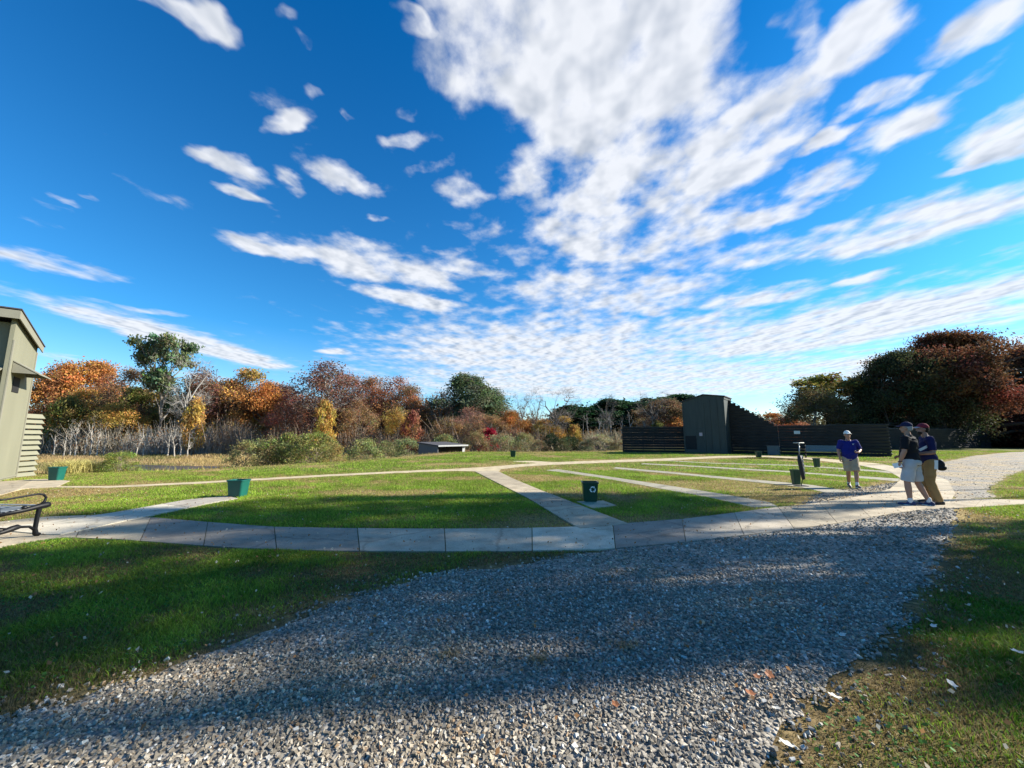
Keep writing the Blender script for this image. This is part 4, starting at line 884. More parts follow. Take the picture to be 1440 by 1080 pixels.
PRO = {
 'broad': [tree_proto(i, nleaf=21000, ncl=230, leaf=.165, cw=11, base=.14, gap=.42, cspread=.85, kind=kd) for i, kd in ((1, 'round'), (2, 'dome'), (3, 'round'), (4, 'dome'))],
 'airy': [tree_proto(i, base=.2, nleaf=8500, ncl=150, twig=7, leaf=.14, cspread=.75, gap=.45, trunk=.17) for i in (11, 12, 13)],
 'full': [tree_proto(7, nleaf=26000, ncl=300, leaf=.17, cw=11, base=.30, gap=.44, cspread=.62, trunk=.24)],
 'bare': [tree_proto(i, nleaf=0, ncl=110, twig=9, kind='vase', cw=8, trunk=.19, gap=.35) for i in (21, 22, 23)],
 'tall': [tree_proto(31, nleaf=8500, ncl=120, twig=4, leaf=.22, gap=.50, nlimb=16, cw=9, base=.35, cspread=.55, trunk=.26, kind='vase')],
 'pine': [tree_proto(i, H=18, cw=7, base=.34, nleaf=11000, ncl=200, leaf=.27, cspread=.55, gap=.36, trunk=.18, kind='dome', nlimb=14) for i in (41, 42, 43)],
 'dead': [tree_proto(i, H=8, cw=2.2, base=.35, nlimb=5, ncl=14, nleaf=0, twig=3, trunk=.11, gap=.3, lean=l) for i, l in ((51, .04), (52, -.07), (53, .0))],
 'oak': [tree_proto(61, H=12.5, cw=17.5, base=.04, nlimb=26, ncl=520, nleaf=105000, leaf=.125, trunk=.42, gap=.43, cspread=.72, kind='dome', tone=.6), tree_proto(62, H=12.5, cw=14, base=.05, nlimb=20, ncl=380, nleaf=62000, leaf=.14, trunk=.35, gap=.40, cspread=.75, kind='dome')],
 'shrub': [tree_proto(i, H=2.2, cw=2.8, base=.04, nlimb=22, ncl=150, nleaf=6500, leaf=.045, trunk=.035, gap=.33, cspread=.16, kind='dome', twig=4) for i in (71, 72, 73)],
 'small': [tree_proto(i, H=5, cw=3.6, base=.18, nlimb=9, ncl=80, nleaf=3500, leaf=.14, trunk=.07, gap=.36, cspread=.35) for i in (81, 82)],
 'shade': [tree_proto(i, H=19, cw=7, base=.26, nlimb=12, ncl=80, nleaf=6500, leaf=.15, trunk=.20, gap=.52, cspread=.42) for i in (91, 92)] + [tree_proto(93, H=19, cw=7, base=.68, nlimb=12, ncl=90, nleaf=7500, leaf=.15, trunk=.20, gap=.48, cspread=.55)],
}
def place(kind, v, X, Y, h, w, colr, bark, name, label, cat, group=None, rz=0.0, z=None):
    tm, cm, H0, W0 = PRO[kind][v % len(PRO[kind])]
    t = empty(name, (X, Y, (terr1(X, Y) if z is None else z) - .05), rz); t.scale = (w / W0, w / W0, h / H0); tag(t, label, cat, group)
    o = link('trunk', tm, None, t); o.color = (*bark, 1)
    if cm: o = link('crown', cm, None, t); o.color = (*colr, 1)
    return t
def byp(px, Yd, ytop):
    """ground point under a column of the picture at depth Yd and the height that reaches ytop there"""
    X = (px - 720) / F * (Yd * CT + 2 * ST); z0 = terr1(X, Yd); zt = D(px, ytop, Yd).z; X = D(px, ytop, Yd).x if False else X
    return X, Yd, zt - z0
ORD = ['', 'first', 'second', 'third', 'fourth', 'fifth', 'sixth', 'seventh', 'eighth', 'ninth', 'tenth', 'eleventh', 'twelfth', 'thirteenth', 'fourteenth', 'fifteenth', 'sixteenth', 'seventeenth', 'eighteenth', 'nineteenth', 'twentieth', 'twenty-first', 'twenty-second', 'twenty-third', 'twenty-fourth', 'twenty-fifth', 'twenty-sixth']
COL = dict(orange=(.46, .20, .06), rust=(.36, .155, .085), russet=(.30, .14, .06), golden=(.46, .29, .075), tan=(.33, .20, .09), brown=(.20, .125, .065), olive=(.17, .16, .045), green=(.085, .13, .035), greygreen=(.12, .15, .075), red=(.30, .12, .07), crimson=(.30, .01, .03), purple=(.17, .085, .06), pine=(.028, .065, .026), pink=(.36, .20, .13))
GB = (.19, .165, .14); PB = (.33, .31, .28); DB = (.09, .07, .055)
WORDS = dict(orange='bright orange leafy', rust='rust red leafy', russet='russet brown leafy', golden='golden yellow leafy', tan='tan leafy', brown='thin brown leafy', olive='olive green leafy', green='dense green', greygreen='tall open grey green', red='red leafy', crimson='crimson', purple='dusky purple brown', pink='pinkish bare')
TL = []   # (px, ytop, depth, kind, colour, width px, bark)
TL += [(70, 528, 96, 'broad', 'russet', 50, GB), (88, 516, 100, 'broad', 'orange', 58, GB), (128, 513, 104, 'broad', 'orange', 62, GB), (108, 548, 88, 'broad', 'golden', 40, GB), (84, 560, 84, 'small', 'olive', 34, GB),
 (152, 530, 98, 'airy', 'russet', 55, GB), (176, 522, 90, 'airy', 'brown', 52, DB), (190, 548, 92, 'broad', 'olive', 46, GB), (160, 570, 84, 'broad', 'golden', 44, GB), (206, 556, 96, 'broad', 'golden', 50, GB),
 (228, 480, 86, 'tall', 'greygreen', 60, GB), (250, 535, 92, 'airy', 'olive', 50, GB), (264, 506, 80, 'bare', 'tan', 58, PB), (300, 511, 94, 'airy', 'purple', 66, GB), (286, 540, 98, 'broad', 'green', 50, GB), (273, 562, 78, 'small', 'golden', 24, GB),
 (322, 538, 96, 'broad', 'russet', 56, GB), (348, 525, 98, 'broad', 'golden', 62, GB), (368, 540, 94, 'broad', 'orange', 48, GB), (392, 546, 100, 'airy', 'tan', 58, GB), (404, 566, 84, 'airy', 'red', 44, GB), (424, 545, 98, 'airy', 'rust', 54, GB),
 (456, 512, 86, 'airy', 'purple', 84, PB), (444, 535, 96, 'airy', 'rust', 60, GB), (456, 566, 76, 'small', 'golden', 26, GB), (484, 530, 98, 'airy', 'rust', 56, GB), (508, 534, 100, 'airy', 'rust', 56, GB), (500, 566, 84, 'airy', 'tan', 44, GB), (522, 534, 96, 'airy', 'russet', 50, GB),
 (552, 534, 98, 'airy', 'rust', 58, GB), (558, 566, 82, 'airy', 'golden', 32, GB), (578, 546, 96, 'airy', 'brown', 54, GB), (580, 580, 78, 'small', 'red', 26, GB), (600, 548, 100, 'airy', 'orange', 52, GB), (618, 560, 92, 'bare', 'tan', 44, GB), (628, 555, 100, 'airy', 'brown', 50, GB),
 (656, 530, 95, 'full', 'greygreen', 82, GB), (676, 548, 98, 'broad', 'greygreen', 56, GB), (664, 575, 84, 'airy', 'pink', 44, GB), (640, 580, 82, 'airy', 'tan', 40, GB), (700, 568, 96, 'airy', 'brown', 50, GB), (722, 580, 86, 'broad', 'orange', 34, GB), (690, 586, 80, 'airy', 'tan', 40, GB), 
 (734, 556, 88, 'bare', 'tan', 24, GB), (754, 549, 86, 'bare', 'tan', 26, GB), (786, 548, 84, 'bare', 'tan', 64, GB), (765, 590, 84, 'broad', 'golden', 30, GB), (792, 588, 86, 'broad', 'golden', 32, GB), (808, 599, 80, 'small', 'golden', 20, GB), (745, 592, 90, 'broad', 'tan', 40, GB), (722, 600, 90, 'airy', 'brown', 44, GB),
 (854, 556, 84, 'bare', 'tan', 30, GB), (916, 553, 80, 'bare', 'tan', 54, GB), (934, 564, 84, 'broad', 'brown', 56, GB), (950, 588, 80, 'small', 'orange', 30, GB), (925, 592, 78, 'small', 'olive', 18, GB)]
cnt = {}
for i, (px, yt, Yd, kind, cn, wp, bk) in enumerate(sorted(TL)):
    X, Y, h = byp(px, Yd, yt); w = wp / F * Yd * (1.45 if kind == 'broad' else 1.3 if kind == 'airy' else 1.15)
    key = (kind == 'bare', cn); cnt[key] = cnt.get(key, 0) + 1
    n_tot = sum(1 for q in TL if (q[3] == 'bare', q[4]) == key); what = 'pale bare branched' if kind == 'bare' else WORDS[cn]
    lab = (ORD[cnt[key]] + ' ' if n_tot > 1 else '') + what + ' tree counted from the olive tower along the marsh' if n_tot > 1 else what + ' tree in the row beyond the marsh'
    place(kind, i, X, Y, h, w, COL[cn], bk, 'bare_tree' if kind == 'bare' else 'autumn_tree', lab, 'tree', 'autumn trees along the marsh', rz=i * 1.7)
# pines
rr = random.Random(3)
for i in range(26):
    px = 796 + i * 6.9 + rr.uniform(-3, 3); Yd = rr.uniform(108, 128); yt = (590 - (px - 790) * .22 if px < 840 else 578 - (px - 840) * .10) + rr.uniform(-7, 7); yt = max(yt - 9, 556)
    X, Y, h = byp(px, Yd, yt); place('pine', i, X, Y, h, rr.uniform(10, 13.5), COL['pine'], (.14, .11, .085), 'pine_tree', 'tall dark green pine in the grove beyond the marsh shrubs', 'tree', 'pines behind the bare trunks', rz=i * 2.1)
# pale dead trunks
DT = [(96, 598, 74, 0), (104, 590, 76, 1), (112, 588, 75, 2), (124, 594, 77, 0), (133, 585, 76, 1), (141, 600, 75, 2), (152, 590, 78, 0), (196, 600, 74, 1), (207, 594, 77, 2), (240, 597, 75, 0), (250, 602, 74, 1), (258, 598, 76, 2), (268, 604, 73, 0), (82, 604, 76, 1)]
for i, (px, yt, Yd, v) in enumerate(sorted(DT)):
    X, Y, h = byp(px, Yd, yt); place('dead', v, X, Y, h, 2.4, (1, 1, 1), (.34, .31, .27), 'dead_tree', ORD[i + 1] + ' pale dead trunk counted from the olive tower at the marsh edge', 'tree', 'pale dead trunks at the marsh edge', rz=i * 1.3)
DT = [(820, 583, 84, 0), (828, 574, 82, 2), (839, 579, 80, 1), (847, 590, 82, 0), (860, 577, 81, 2), (869, 584, 83, 1), (886, 573, 80, 2), (897, 588, 82, 0), (873, 592, 79, 0), (905, 578, 82, 1)]
for i, (px, yt, Yd, v) in enumerate(sorted(DT)):
    X, Y, h = byp(px, Yd, yt); place('dead', v, X, Y, h, 3.2, (1, 1, 1), (.27, .24, .20), 'dead_tree', ORD[i + 1] + ' slender pale trunk before the pines, counted towards the dark tower', 'tree', 'slender trunks before the pines', rz=i * 1.9)
# trees behind the fence and the big oak
def tr2(px, yt, Yd, kind, v, cn, w, bk, name, label, group=None, rz=0.):
    X, Y, h = byp(px, Yd, yt); place(kind, v, X, Y, h, w, cn if isinstance(cn, tuple) else COL[cn], bk, name, label, 'tree', group, rz)
tr2(1352, 474, 56, 'oak', 0, (.135, .062, .030), 23, DB, 'oak_tree', 'huge dark russet oak rising behind the shaded fence')
tr2(1462, 492, 60, 'oak', 1, (.14, .062, .033), 21, DB, 'oak_tree', 'dark oak crown at the edge joined to the huge russet oak', rz=2)
tr2(1284, 500, 55, 'oak', 1, (.060, .060, .028), 13, DB, 'oak_tree', 'blackish green oak at the flank of the huge russet oak', rz=4)
tr2(1330, 560, 60, 'oak', 1, (.16, .05, .03), 15, DB, 'oak_tree', 'low dark red tree under the huge russet oak', rz=1)
tr2(1410, 560, 60, 'oak', 0, (.06, .045, .028), 15, DB, 'oak_tree', 'low blackish tree at the road end beneath the oaks', rz=3)
tr2(1500, 520, 58, 'oak', 0, (.10, .06, .03), 16, DB, 'oak_tree', 'dark oak beyond the road end outside the oaks', rz=5)
tr2(1140, 541, 60, 'airy', 0, (.16, .12, .05), 9, GB, 'autumn_tree', 'thin olive brown tree behind the fence near the second tower')
tr2(1178, 530, 62, 'tall', 0, (.20, .17, .04), 12, GB, 'autumn_tree', 'broad olive yellow tree behind the fence and second tower', rz=1)
tr2(1160, 548, 64, 'broad', 2, (.15, .14, .045), 11, GB, 'autumn_tree', 'dense olive tree low behind the fence and second tower', rz=2)
tr2(1212, 545, 64, 'airy', 1, 'pink', 8, GB, 'autumn_tree', 'pinkish thin leaved tree between olive tree and dark oaks')
tr2(1236, 520, 66, 'bare', 1, 'tan', 9, (.36, .29, .25), 'bare_tree', 'pale bare tree standing next to the dark oaks')
tr2(1216, 574, 68, 'broad', 0, 'orange', 9, GB, 'autumn_tree', 'low orange tree over the roof of the second tower')
tr2(1084, 583, 70, 'broad', 1, 'orange', 8, GB, 'autumn_tree', 'low orange tree over the sloping wing wall')
tr2(1104, 588, 72, 'broad', 2, 'rust', 8, GB, 'autumn_tree', 'low rust tree over the long louvred fence')
tr2(1062, 594, 74, 'broad', 0, 'olive', 7, GB, 'autumn_tree', 'olive tree peeping over the foot of the wing wall')
tr2(1250, 578, 60, 'broad', 1, (.05, .07, .03), 10, DB, 'autumn_tree', 'dark green tree behind the standing men and fence')
# shade trees that stand right of the view and dapple the drive
for i, (x, y, h, w, v) in enumerate(((17, 7.1, 14, 3.0, 0), (27, 9.0, 19, 2.6, 0), (23.5, 6.95, 17, 2.0, 1), (16, 5.7, 7.2, 2.8, 1), (29, 12.9, 21, 3.6, 2), (14, 5.7, 8, 2.8, 1), (31, 14.2, 23, 3.2, 2), (12.6, 5.0, 6.2, 2.4, 0), (27, 9.9, 21, 3.6, 2), (30, 8.6, 22, 1.6, 2))):
    place('shade', v, x, y, h, w, (.20, .12, .04), DB, 'shade_tree', ORD[i + 1] + ' tall brown leaved tree beside the gravel drive outside the view', 'tree', 'roadside trees outside the view', rz=i * 1.1)
# shrubs
SH = [(184, 634, 17.3, 1.5, (.20, .24, .05), 'bright green willowy shrub on the bank before the dark creek'), (170, 645, 18.0, 1.2, (.17, .18, .06), 'smaller dull green shrub tucked beside the bright willowy shrub'),
 (350, 622, 25, 2.6, (.27, .25, .10), 'pale olive shrub at the end of the large marsh shrubs'), (385, 616, 26, 3.2, (.20, .20, .07), 'grey olive shrub second in the large marsh shrubs'), (415, 611, 26.5, 3.0, (.16, .17, .05), 'dark hearted olive shrub third in the large marsh shrubs'), (450, 610, 26, 3.4, (.22, .23, .06), 'tallest yellow olive shrub of the large marsh shrubs'), (470, 622, 24.5, 1.8, (.30, .25, .08), 'yellowish shrub closing the row of large marsh shrubs'),
 (515, 618, 38, 4.2, (.25, .26, .10), 'rounded pale green shrub between the marsh shrubs and the low shed'), (545, 622, 40, 3.4, (.20, .20, .08), 'dull olive shrub next to the rounded pale green shrub'), (572, 616, 44, 4.2, (.20, .22, .09), 'grey green shrub just beside the low flat shed'),
 (625, 612, 50, 4.5, (.22, .22, .09), 'olive shrub peeping over the roof of the low shed'), (668, 610, 50, 4.0, (.27, .20, .09), 'tan shrub just past the low shed'), (705, 611, 52, 5.0, (.26, .24, .12), 'cream tan shrub behind the far green bin'), (738, 610, 50, 4.2, (.24, .22, .10), 'pale tan shrub between the far bin and dark evergreens'),
 (774, 611, 47, 2.9, (.020, .040, .018), 'darkest round evergreen shrub on the rise'), (800, 613, 48, 3.2, (.045, .065, .025), 'dark green shrub beside the darkest evergreen'), (790, 617, 46, 2.2, (.08, .09, .04), 'low green shrub between the two dark evergreens'), (845, 612, 46, 4.6, (.30, .28, .15), 'cream green shrub before the bare trunks'), (872, 618, 45, 3.0, (.27, .23, .12), 'buff shrub at the end of the dark louvred fence'), (822, 620, 47, 2.6, (.30, .26, .15), 'small cream shrub between evergreens and cream green shrub'), (757, 620, 46, 2.6, (.26, .20, .10), 'low tan shrub next to the darkest evergreen')]
for i, (px, yt, Yd, w, cc, lab) in enumerate(SH):
    X, Y, h = byp(px, Yd, yt); place('shrub', i, X, Y, h, w, cc, (.25, .2, .14), 'shrub', lab, 'shrub', 'shrubs along the marsh bank', rz=i * 1.4)
X, Y, h = byp(688, 58, 604); place('small', 0, X, Y, h, 3.2, COL['crimson'], DB, 'maple_sapling', 'small crimson maple sapling between the low shed and the far bin', 'tree')
# reed clumps on the bank
def blade_fan(name, X, Y, n, h, spread, cc, label):
    x = X + rg.normal(size=n) * spread; y = Y + rg.normal(size=n) * spread * .7; c = np.array(cc) * (0.6 + .8 * rg.random((n, 1)))
    V, Fc, C = blade_geo(x, y, terr(x, y), h * (.5 + .7 * rg.random(n)), np.full(n, .022), .3 + .6 * rg.random(n), c, 2)
    o = mesh_np(name, V, Fc, C, M['grass']); tag(o, label, 'reeds', 'dry reed clumps on the bank')
for i, (px, Yd, lab) in enumerate(((110, 16.2, 'pale yellow reed clump nearest the sunlit-toned bin by the olive tower'), (128, 16.6, 'brightest yellow reed clump in the middle of the bank'), (146, 17.0, 'thin yellow reed clump beside the bright willowy shrub'))):
    X, Y, h = byp(px, Yd, 655); blade_fan('reed_clump', X, Y, 420, .55, .22, (.50, .44, .16), lab)
# marsh grass, undergrowth, far woods
x, y = scatter(230000, 12, 95, 4); n = len(x); e = y - np.interp(x, CRX, CRY)
CREEK = W([(92, 663), (100, 655), (180, 653), (245, 655), (335, 656), (300, 662), (230, 668), (150, 672)], -2.03)
k = (e > .3) & (x < 14) & (rg.random(n) < np.where(e < 14, 1.0, .55)) & ((sdist(x, y, CREEK) > .2)); x, y, e = x[k], y[k], e[k]; n = len(x)
t = fbm(x, y, .10, 61)[:, None]; c = np.where(t > .52, np.array([.42, .31, .13]), np.where(t > .40, np.array([.36, .26, .13]), np.array([.20, .19, .07]))) * (.55 + .8 * rg.random((n, 1)))
sl = (e < 10)[:, None] & (rg.random((n, 1)) < .6); c = np.where(sl, np.array([.20, .19, .07]) * (.6 + .8 * rg.random((n, 1))), c)
parts = [blade_geo(x, y, terr(x, y) - .02, np.where(e < 3, .16, .42) * (.5 + .8 * rg.random(n)), .03 + .0011 * y, .2 + .5 * rg.random(n), c, 1)]
o = blades('marsh_grass', parts); tag(o, 'tall dry tan marsh grass below the bank', 'marsh grass', kind='stuff')
m, nt, b = new_mat('creek_water'); nz = N(nt, 'ShaderNodeTexNoise'); nz.inputs['Scale'].default_value = 3; bp = N(nt, 'ShaderNodeBump'); bp.inputs['Strength'].default_value = .25; nt.links.new(nz.outputs['Fac'], bp.inputs['Height']); nt.links.new(bp.outputs['Normal'], b.inputs['Normal'])
b.inputs['Base Color'].default_value = (.055, .048, .045, 1); b.inputs['Roughness'].default_value = .35; M['water'] = m
sheet('creek_water', CREEK, -2.03, M['water'], ragged=.2)
def thicket(name, label, xr, Yr, hfun, n, colfun, wv, flecks, fs, cat):
    T = Geo(); px = rg.uniform(*xr, n); Y = rg.uniform(*Yr, n); X = (px - 720) / F * Y; z = terr(X, Y); h = hfun(px) * (.45 + .7 * rg.random(n))
    A = np.c_[X, Y, z]; d = rg.normal(size=(n, 3)) * .26; d[:, 2] = 1; Bm = A + d * (h * .55)[:, None]; E = Bm + (d + rg.normal(size=(n, 3)) * .22) * (h * .45)[:, None]; c = colfun(px) * (.6 + .8 * rg.random((n, 1)))
    T.tubes(np.r_[A, Bm], np.r_[Bm, E], np.full(2 * n, wv), np.r_[np.full(n, wv * .7), np.full(n, wv * .25)], np.r_[c, c], 3)
    o = mesh_np(name, np.vstack(T.V), np.vstack(T.F), np.vstack(T.C), M['bark']); tag(o, label, cat, kind='stuff'); o.color = (1, 1, 1, 1)
    if flecks:
        L_ = Geo(); i = rg.integers(0, n, flecks); u = rg.random((flecks, 1)) ** .6; P = A[i] * (1 - u) + E[i] * u + rg.normal(size=(flecks, 3)) * .35; cc = fcol(px[i], P[:, 2]) * (.55 + .9 * rg.random((flecks, 1)))
        L_.leaves(P, fs, cc, rg); o2 = mesh_np(name + '_foliage' if False else name, np.vstack(L_.V), np.vstack(L_.F), np.vstack(L_.C), M['leaf']); o2.color = (1, 1, 1, 1); tag(o2, label.replace('twigs', 'leaf flecks'), cat, kind='stuff')
def pal(px, z):
    P = np.array([(.34, .20, .09), (.26, .17, .10), (.20, .17, .08), (.38, .17, .06), (.24, .20, .12)]); i = (fbm(px, z * 6, .03, 71) * 7.99).astype(int) % 5; j = rg.integers(0, 5, len(px)); return np.where(rg.random((len(px), 1)) < .65, P[i], P[j])
fcol = pal
def hcol(px): return np.where(((px > 180) & (px < 300))[:, None], np.array([.25, .24, .22]), np.where((px < 180)[:, None], np.array([.26, .23, .18]), np.array([.26, .20, .15])))
thicket('undergrowth', 'grey brown thicket of bare twigs under the marsh trees', (40, 780), (78, 96), lambda p: 2.4 + 6.0 * vn(p, p * 0, .05, 5), 9000, hcol, .04, 42000, .15, 'undergrowth')
thicket('undergrowth', 'low tan and olive brush twigs before the pines', (700, 965), (72, 90), lambda p: 2.6 + 0 * p, 3000, lambda p: np.tile([.30, .25, .16], (len(p), 1)), .035, 9000, .12, 'undergrowth')
def fw(px, z):
    return np.where((px > 800)[:, None], np.array([.03, .055, .025]) * (.6 + .8 * rg.random((len(px), 1))), pal(px, z) * .75)
fcol = fw
thicket('far_woods', 'far mixed woods closing the view behind the marsh trees', (20, 800), (106, 128), lambda p: 14.5 + 0 * p - np.clip((p - 560) / 30, 0, 7), 3200, lambda p: np.tile([.15, .12, .09], (len(p), 1)), .035, 60000, .42, 'woods')
thicket('far_woods', 'dark pine woods closing the view behind the bare trunks', (790, 1010), (128, 150), lambda p: 11.5 + 0 * p, 900, lambda p: np.tile([.10, .09, .07], (len(p), 1)), .04, 26000, .45, 'woods')
fcol = lambda px, z: np.tile([.10, .085, .035], (len(px), 1))
thicket('far_woods', 'low woods closing the view behind the louvred fences', (1030, 1300), (76, 90), lambda p: 5.6 + 0 * p, 700, lambda p: np.tile([.12, .10, .08], (len(p), 1)), .03, 16000, .30, 'woods')
fcol = lambda px, z: np.tile([.045, .035, .018], (len(px), 1))
thicket('far_woods', 'dark woods closing the road end beneath the oaks', (1230, 1750), (66, 76), lambda p: 7.5 + 0 * p, 900, lambda p: np.tile([.05, .04, .03], (len(p), 1)), .10, 30000, .30, 'woods')
for px, py, lab in ((755, 931, 'small dry tuft growing through the sunny gravel'), (632, 925, 'smallest dry sprig left of the sunny gravel tuft'), (880, 912, 'dark dry tuft in the shaded gravel above the sunny one')):
    g_ = G(px, py); k_ = 90; x = g_.x + rg.normal(size=k_) * .045; y = g_.y + rg.normal(size=k_) * .035
    V, Fc, C = blade_geo(x, y, np.full(k_, .012), .02 + .03 * rg.random(k_), np.full(k_, .004), 1.0 + rg.random(k_), np.array([.42, .30, .15]) * (.5 + .8 * rg.random((k_, 1))), 2)
    o = mesh_np('dry_tuft', V, Fc, C, M['grass']); tag(o, lab, 'tuft', 'dry tufts in the drive')
# ------------------------------------------------------------------ fallen leaves
M['litter'] = leafy('fallen_leaf', use_obj=True, trans=.2)
def leaf_mesh(seed):
    r = random.Random(seed); V, Fc = [(0, 0, 0)], []; n = 15
    for i in range(n):
        a = 2 * math.pi * i / n; rad = (.55 + .45 * abs(math.cos(2.5 * a))) * (1 + r.uniform(-.1, .1)); x, y = rad * math.cos(a), rad * .8 * math.sin(a); V.append((x, y, .35 * y * y + .25 * x * x + r.uniform(-.03, .03)))
    Fc = [(0, 1 + i, 1 + (i + 1) % n) for i in range(n)]; V.append((1.5, .03, .1)); Fc.append((1, len(V) - 1, n))
    o = mesh_np('leaf', V, Fc, np.ones((len(V), 3)), M['litter']); me = o.data; bpy.data.objects.remove(o); return me
LM = [leaf_mesh(i) for i in range(3)]
def leafat(px, py, s, c, label, i):
    p = G(px, py); o = link('fallen_leaf', LM[i % 3]); o.location = (p.x, p.y, .035 if sdist(np.array([p.x]), np.array([p.y]), GRAVEL)[0] < 0 else .05); o.scale = (s, s, s); o.rotation_euler = (.3 * math.sin(i * 2.2), .3 * math.cos(i * 1.7), i * 2.1); o.color = (*c, 1); tag(o, label, 'leaf', 'leaves fallen by the drive')
pale, brn = (.62, .60, .54), (.32, .13, .06)
LV = [(1174, 993, .034, pale, 'pale leaf on the grass at the foot of the drive edge'), (1108, 1063, .036, pale, 'pale leaf near the bottom where drive and grass meet'), (1362, 860, .028, pale, 'pale leaf alone high on the dark roadside grass'), (1432, 928, .036, pale, 'pale curled leaf at the far edge of the dark grass'), (1256, 908, .028, pale, 'pale leaf lying on the border of gravel and shaded grass'), (1207, 933, .026, pale, 'small pale leaf on the gravel margin'), (1185, 900, .026, pale, 'small pale leaf on the gravel short of the grass'),
      (1093, 1006, .026, pale, 'pale leaf on the lit gravel close to the grass'), (1340, 975, .032, pale, 'long pale leaf in the middle of the roadside grass'), (1314, 890, .024, pale, 'small pale leaf under the higher grass leaf'), (1056, 984, .032, brn, 'orange brown leaf on the gravel nearest the lens'), (1082, 957, .036, brn, 'large brown leaf on the gravel just above the orange one'), (1065, 960, .024, brn, 'small brown leaf touching the large brown leaf'), (1174, 853, .028, (.50, .36, .24), 'light brown leaf on the shaded gravel'),
      (1028, 895, .02, brn, 'tiny brown leaf on the shaded gravel middle'), (1308, 882, .03, (.42, .30, .18), 'tan leaf lying in the dark grass beside the drive'), (866, 1000, .026, brn, 'brown leaf on the sunny gravel near the bottom'), (668, 934, .02, (.62, .59, .5), 'pale chip like leaf on the near lawn') ]
for i, (a, b_, s, c, lab) in enumerate(LV): leafat(a, b_, s, c, lab, i)
x, y = scatter(4200, 1.2, 11); n = len(x); P = np.c_[x, y, np.full(n, .05)]; Lg = Geo(); cc = np.where(rg.random((n, 1)) < .75, np.array([.30, .16, .07]), np.array([.5, .45, .35])) * (.6 + .7 * rg.random((n, 1))); Lg.leaves(P, .008 + .012 * rg.random(n), cc, rg, .7)
o = mesh_np('leaf_litter', np.vstack(Lg.V), np.vstack(Lg.F), np.vstack(Lg.C), M['grass']); tag(o, 'small brown leaf crumbs strewn over gravel and turf', 'leaf litter', kind='stuff')
# ------------------------------------------------------------------ sun and sky
SUN_AZ, SUN_EL = R(80), R(30)
sd_ = Vector((math.sin(SUN_AZ) * math.cos(SUN_EL), math.cos(SUN_AZ) * math.cos(SUN_EL), math.sin(SUN_EL)))
sl = bpy.data.lights.new('sun', 'SUN'); sl.energy = 5.0; sl.angle = R(.5); sl.color = (1, .94, .82); so = bpy.data.objects.new('sun', sl); col.objects.link(so); so.rotation_euler = sd_.to_track_quat('Z', 'Y').to_euler(); so.location = (30, 5, 30)
w = bpy.data.worlds.new('World'); sc.world = w; w.use_nodes = True; nt = w.node_tree; L = nt.links; bg = nt.nodes['Background']
sky = N(nt, 'ShaderNodeTexSky', sky_type='NISHITA'); sky.sun_disc = False; sky.sun_elevation = SUN_EL; sky.sun_rotation = SUN_AZ; sky.air_density = 1.0; sky.dust_density = .4; sky.ozone_density = 3.0
tc = N(nt, 'ShaderNodeTexCoord')
def math_(op, a, b=None, c=None, clamp=False):
    n = nt.nodes.new('ShaderNodeMath'); n.operation = op; n.use_clamp = clamp
    for i, v in enumerate((a, b, c)):
        if v is None: continue
        if isinstance(v, (int, float)): n.inputs[i].default_value = v
        else: L.new(v, n.inputs[i])
    return n.outputs[0]
sp_ = N(nt, 'ShaderNodeSeparateXYZ'); L.new(tc.outputs['Generated'], sp_.inputs[0])
zc = math_('MAXIMUM', sp_.outputs[2], .028)
pxn = math_('DIVIDE', sp_.outputs[0], zc); pyn = math_('DIVIDE', sp_.outputs[1], zc)
cb = N(nt, 'ShaderNodeCombineXYZ'); L.new(pxn, cb.inputs[0]); L.new(pyn, cb.inputs[1]); PV = cb.outputs[0]
def cp(px, py): d = ray(px, py); z = max(d.z, .028); return (d.x / z, d.y / z)
# wobble the lookup so that the cloud banks have torn outlines
wn = N(nt, 'ShaderNodeTexNoise'); wn.inputs['Scale'].default_value = 2.6; wn.inputs['Detail'].default_value = 4; wn.inputs['Roughness'].default_value = .6; L.new(PV, wn.inputs['Vector'])
ws = N(nt, 'ShaderNodeVectorMath', operation='SUBTRACT'); L.new(wn.outputs['Color'], ws.inputs[0]); ws.inputs[1].default_value = (.5, .5, .5)
wm = N(nt, 'ShaderNodeVectorMath', operation='MULTIPLY_ADD'); L.new(ws.outputs[0], wm.inputs[0]); wm.inputs[1].default_value = (.30, .30, 0); L.new(PV, wm.inputs[2]); PW = wm.outputs[0]
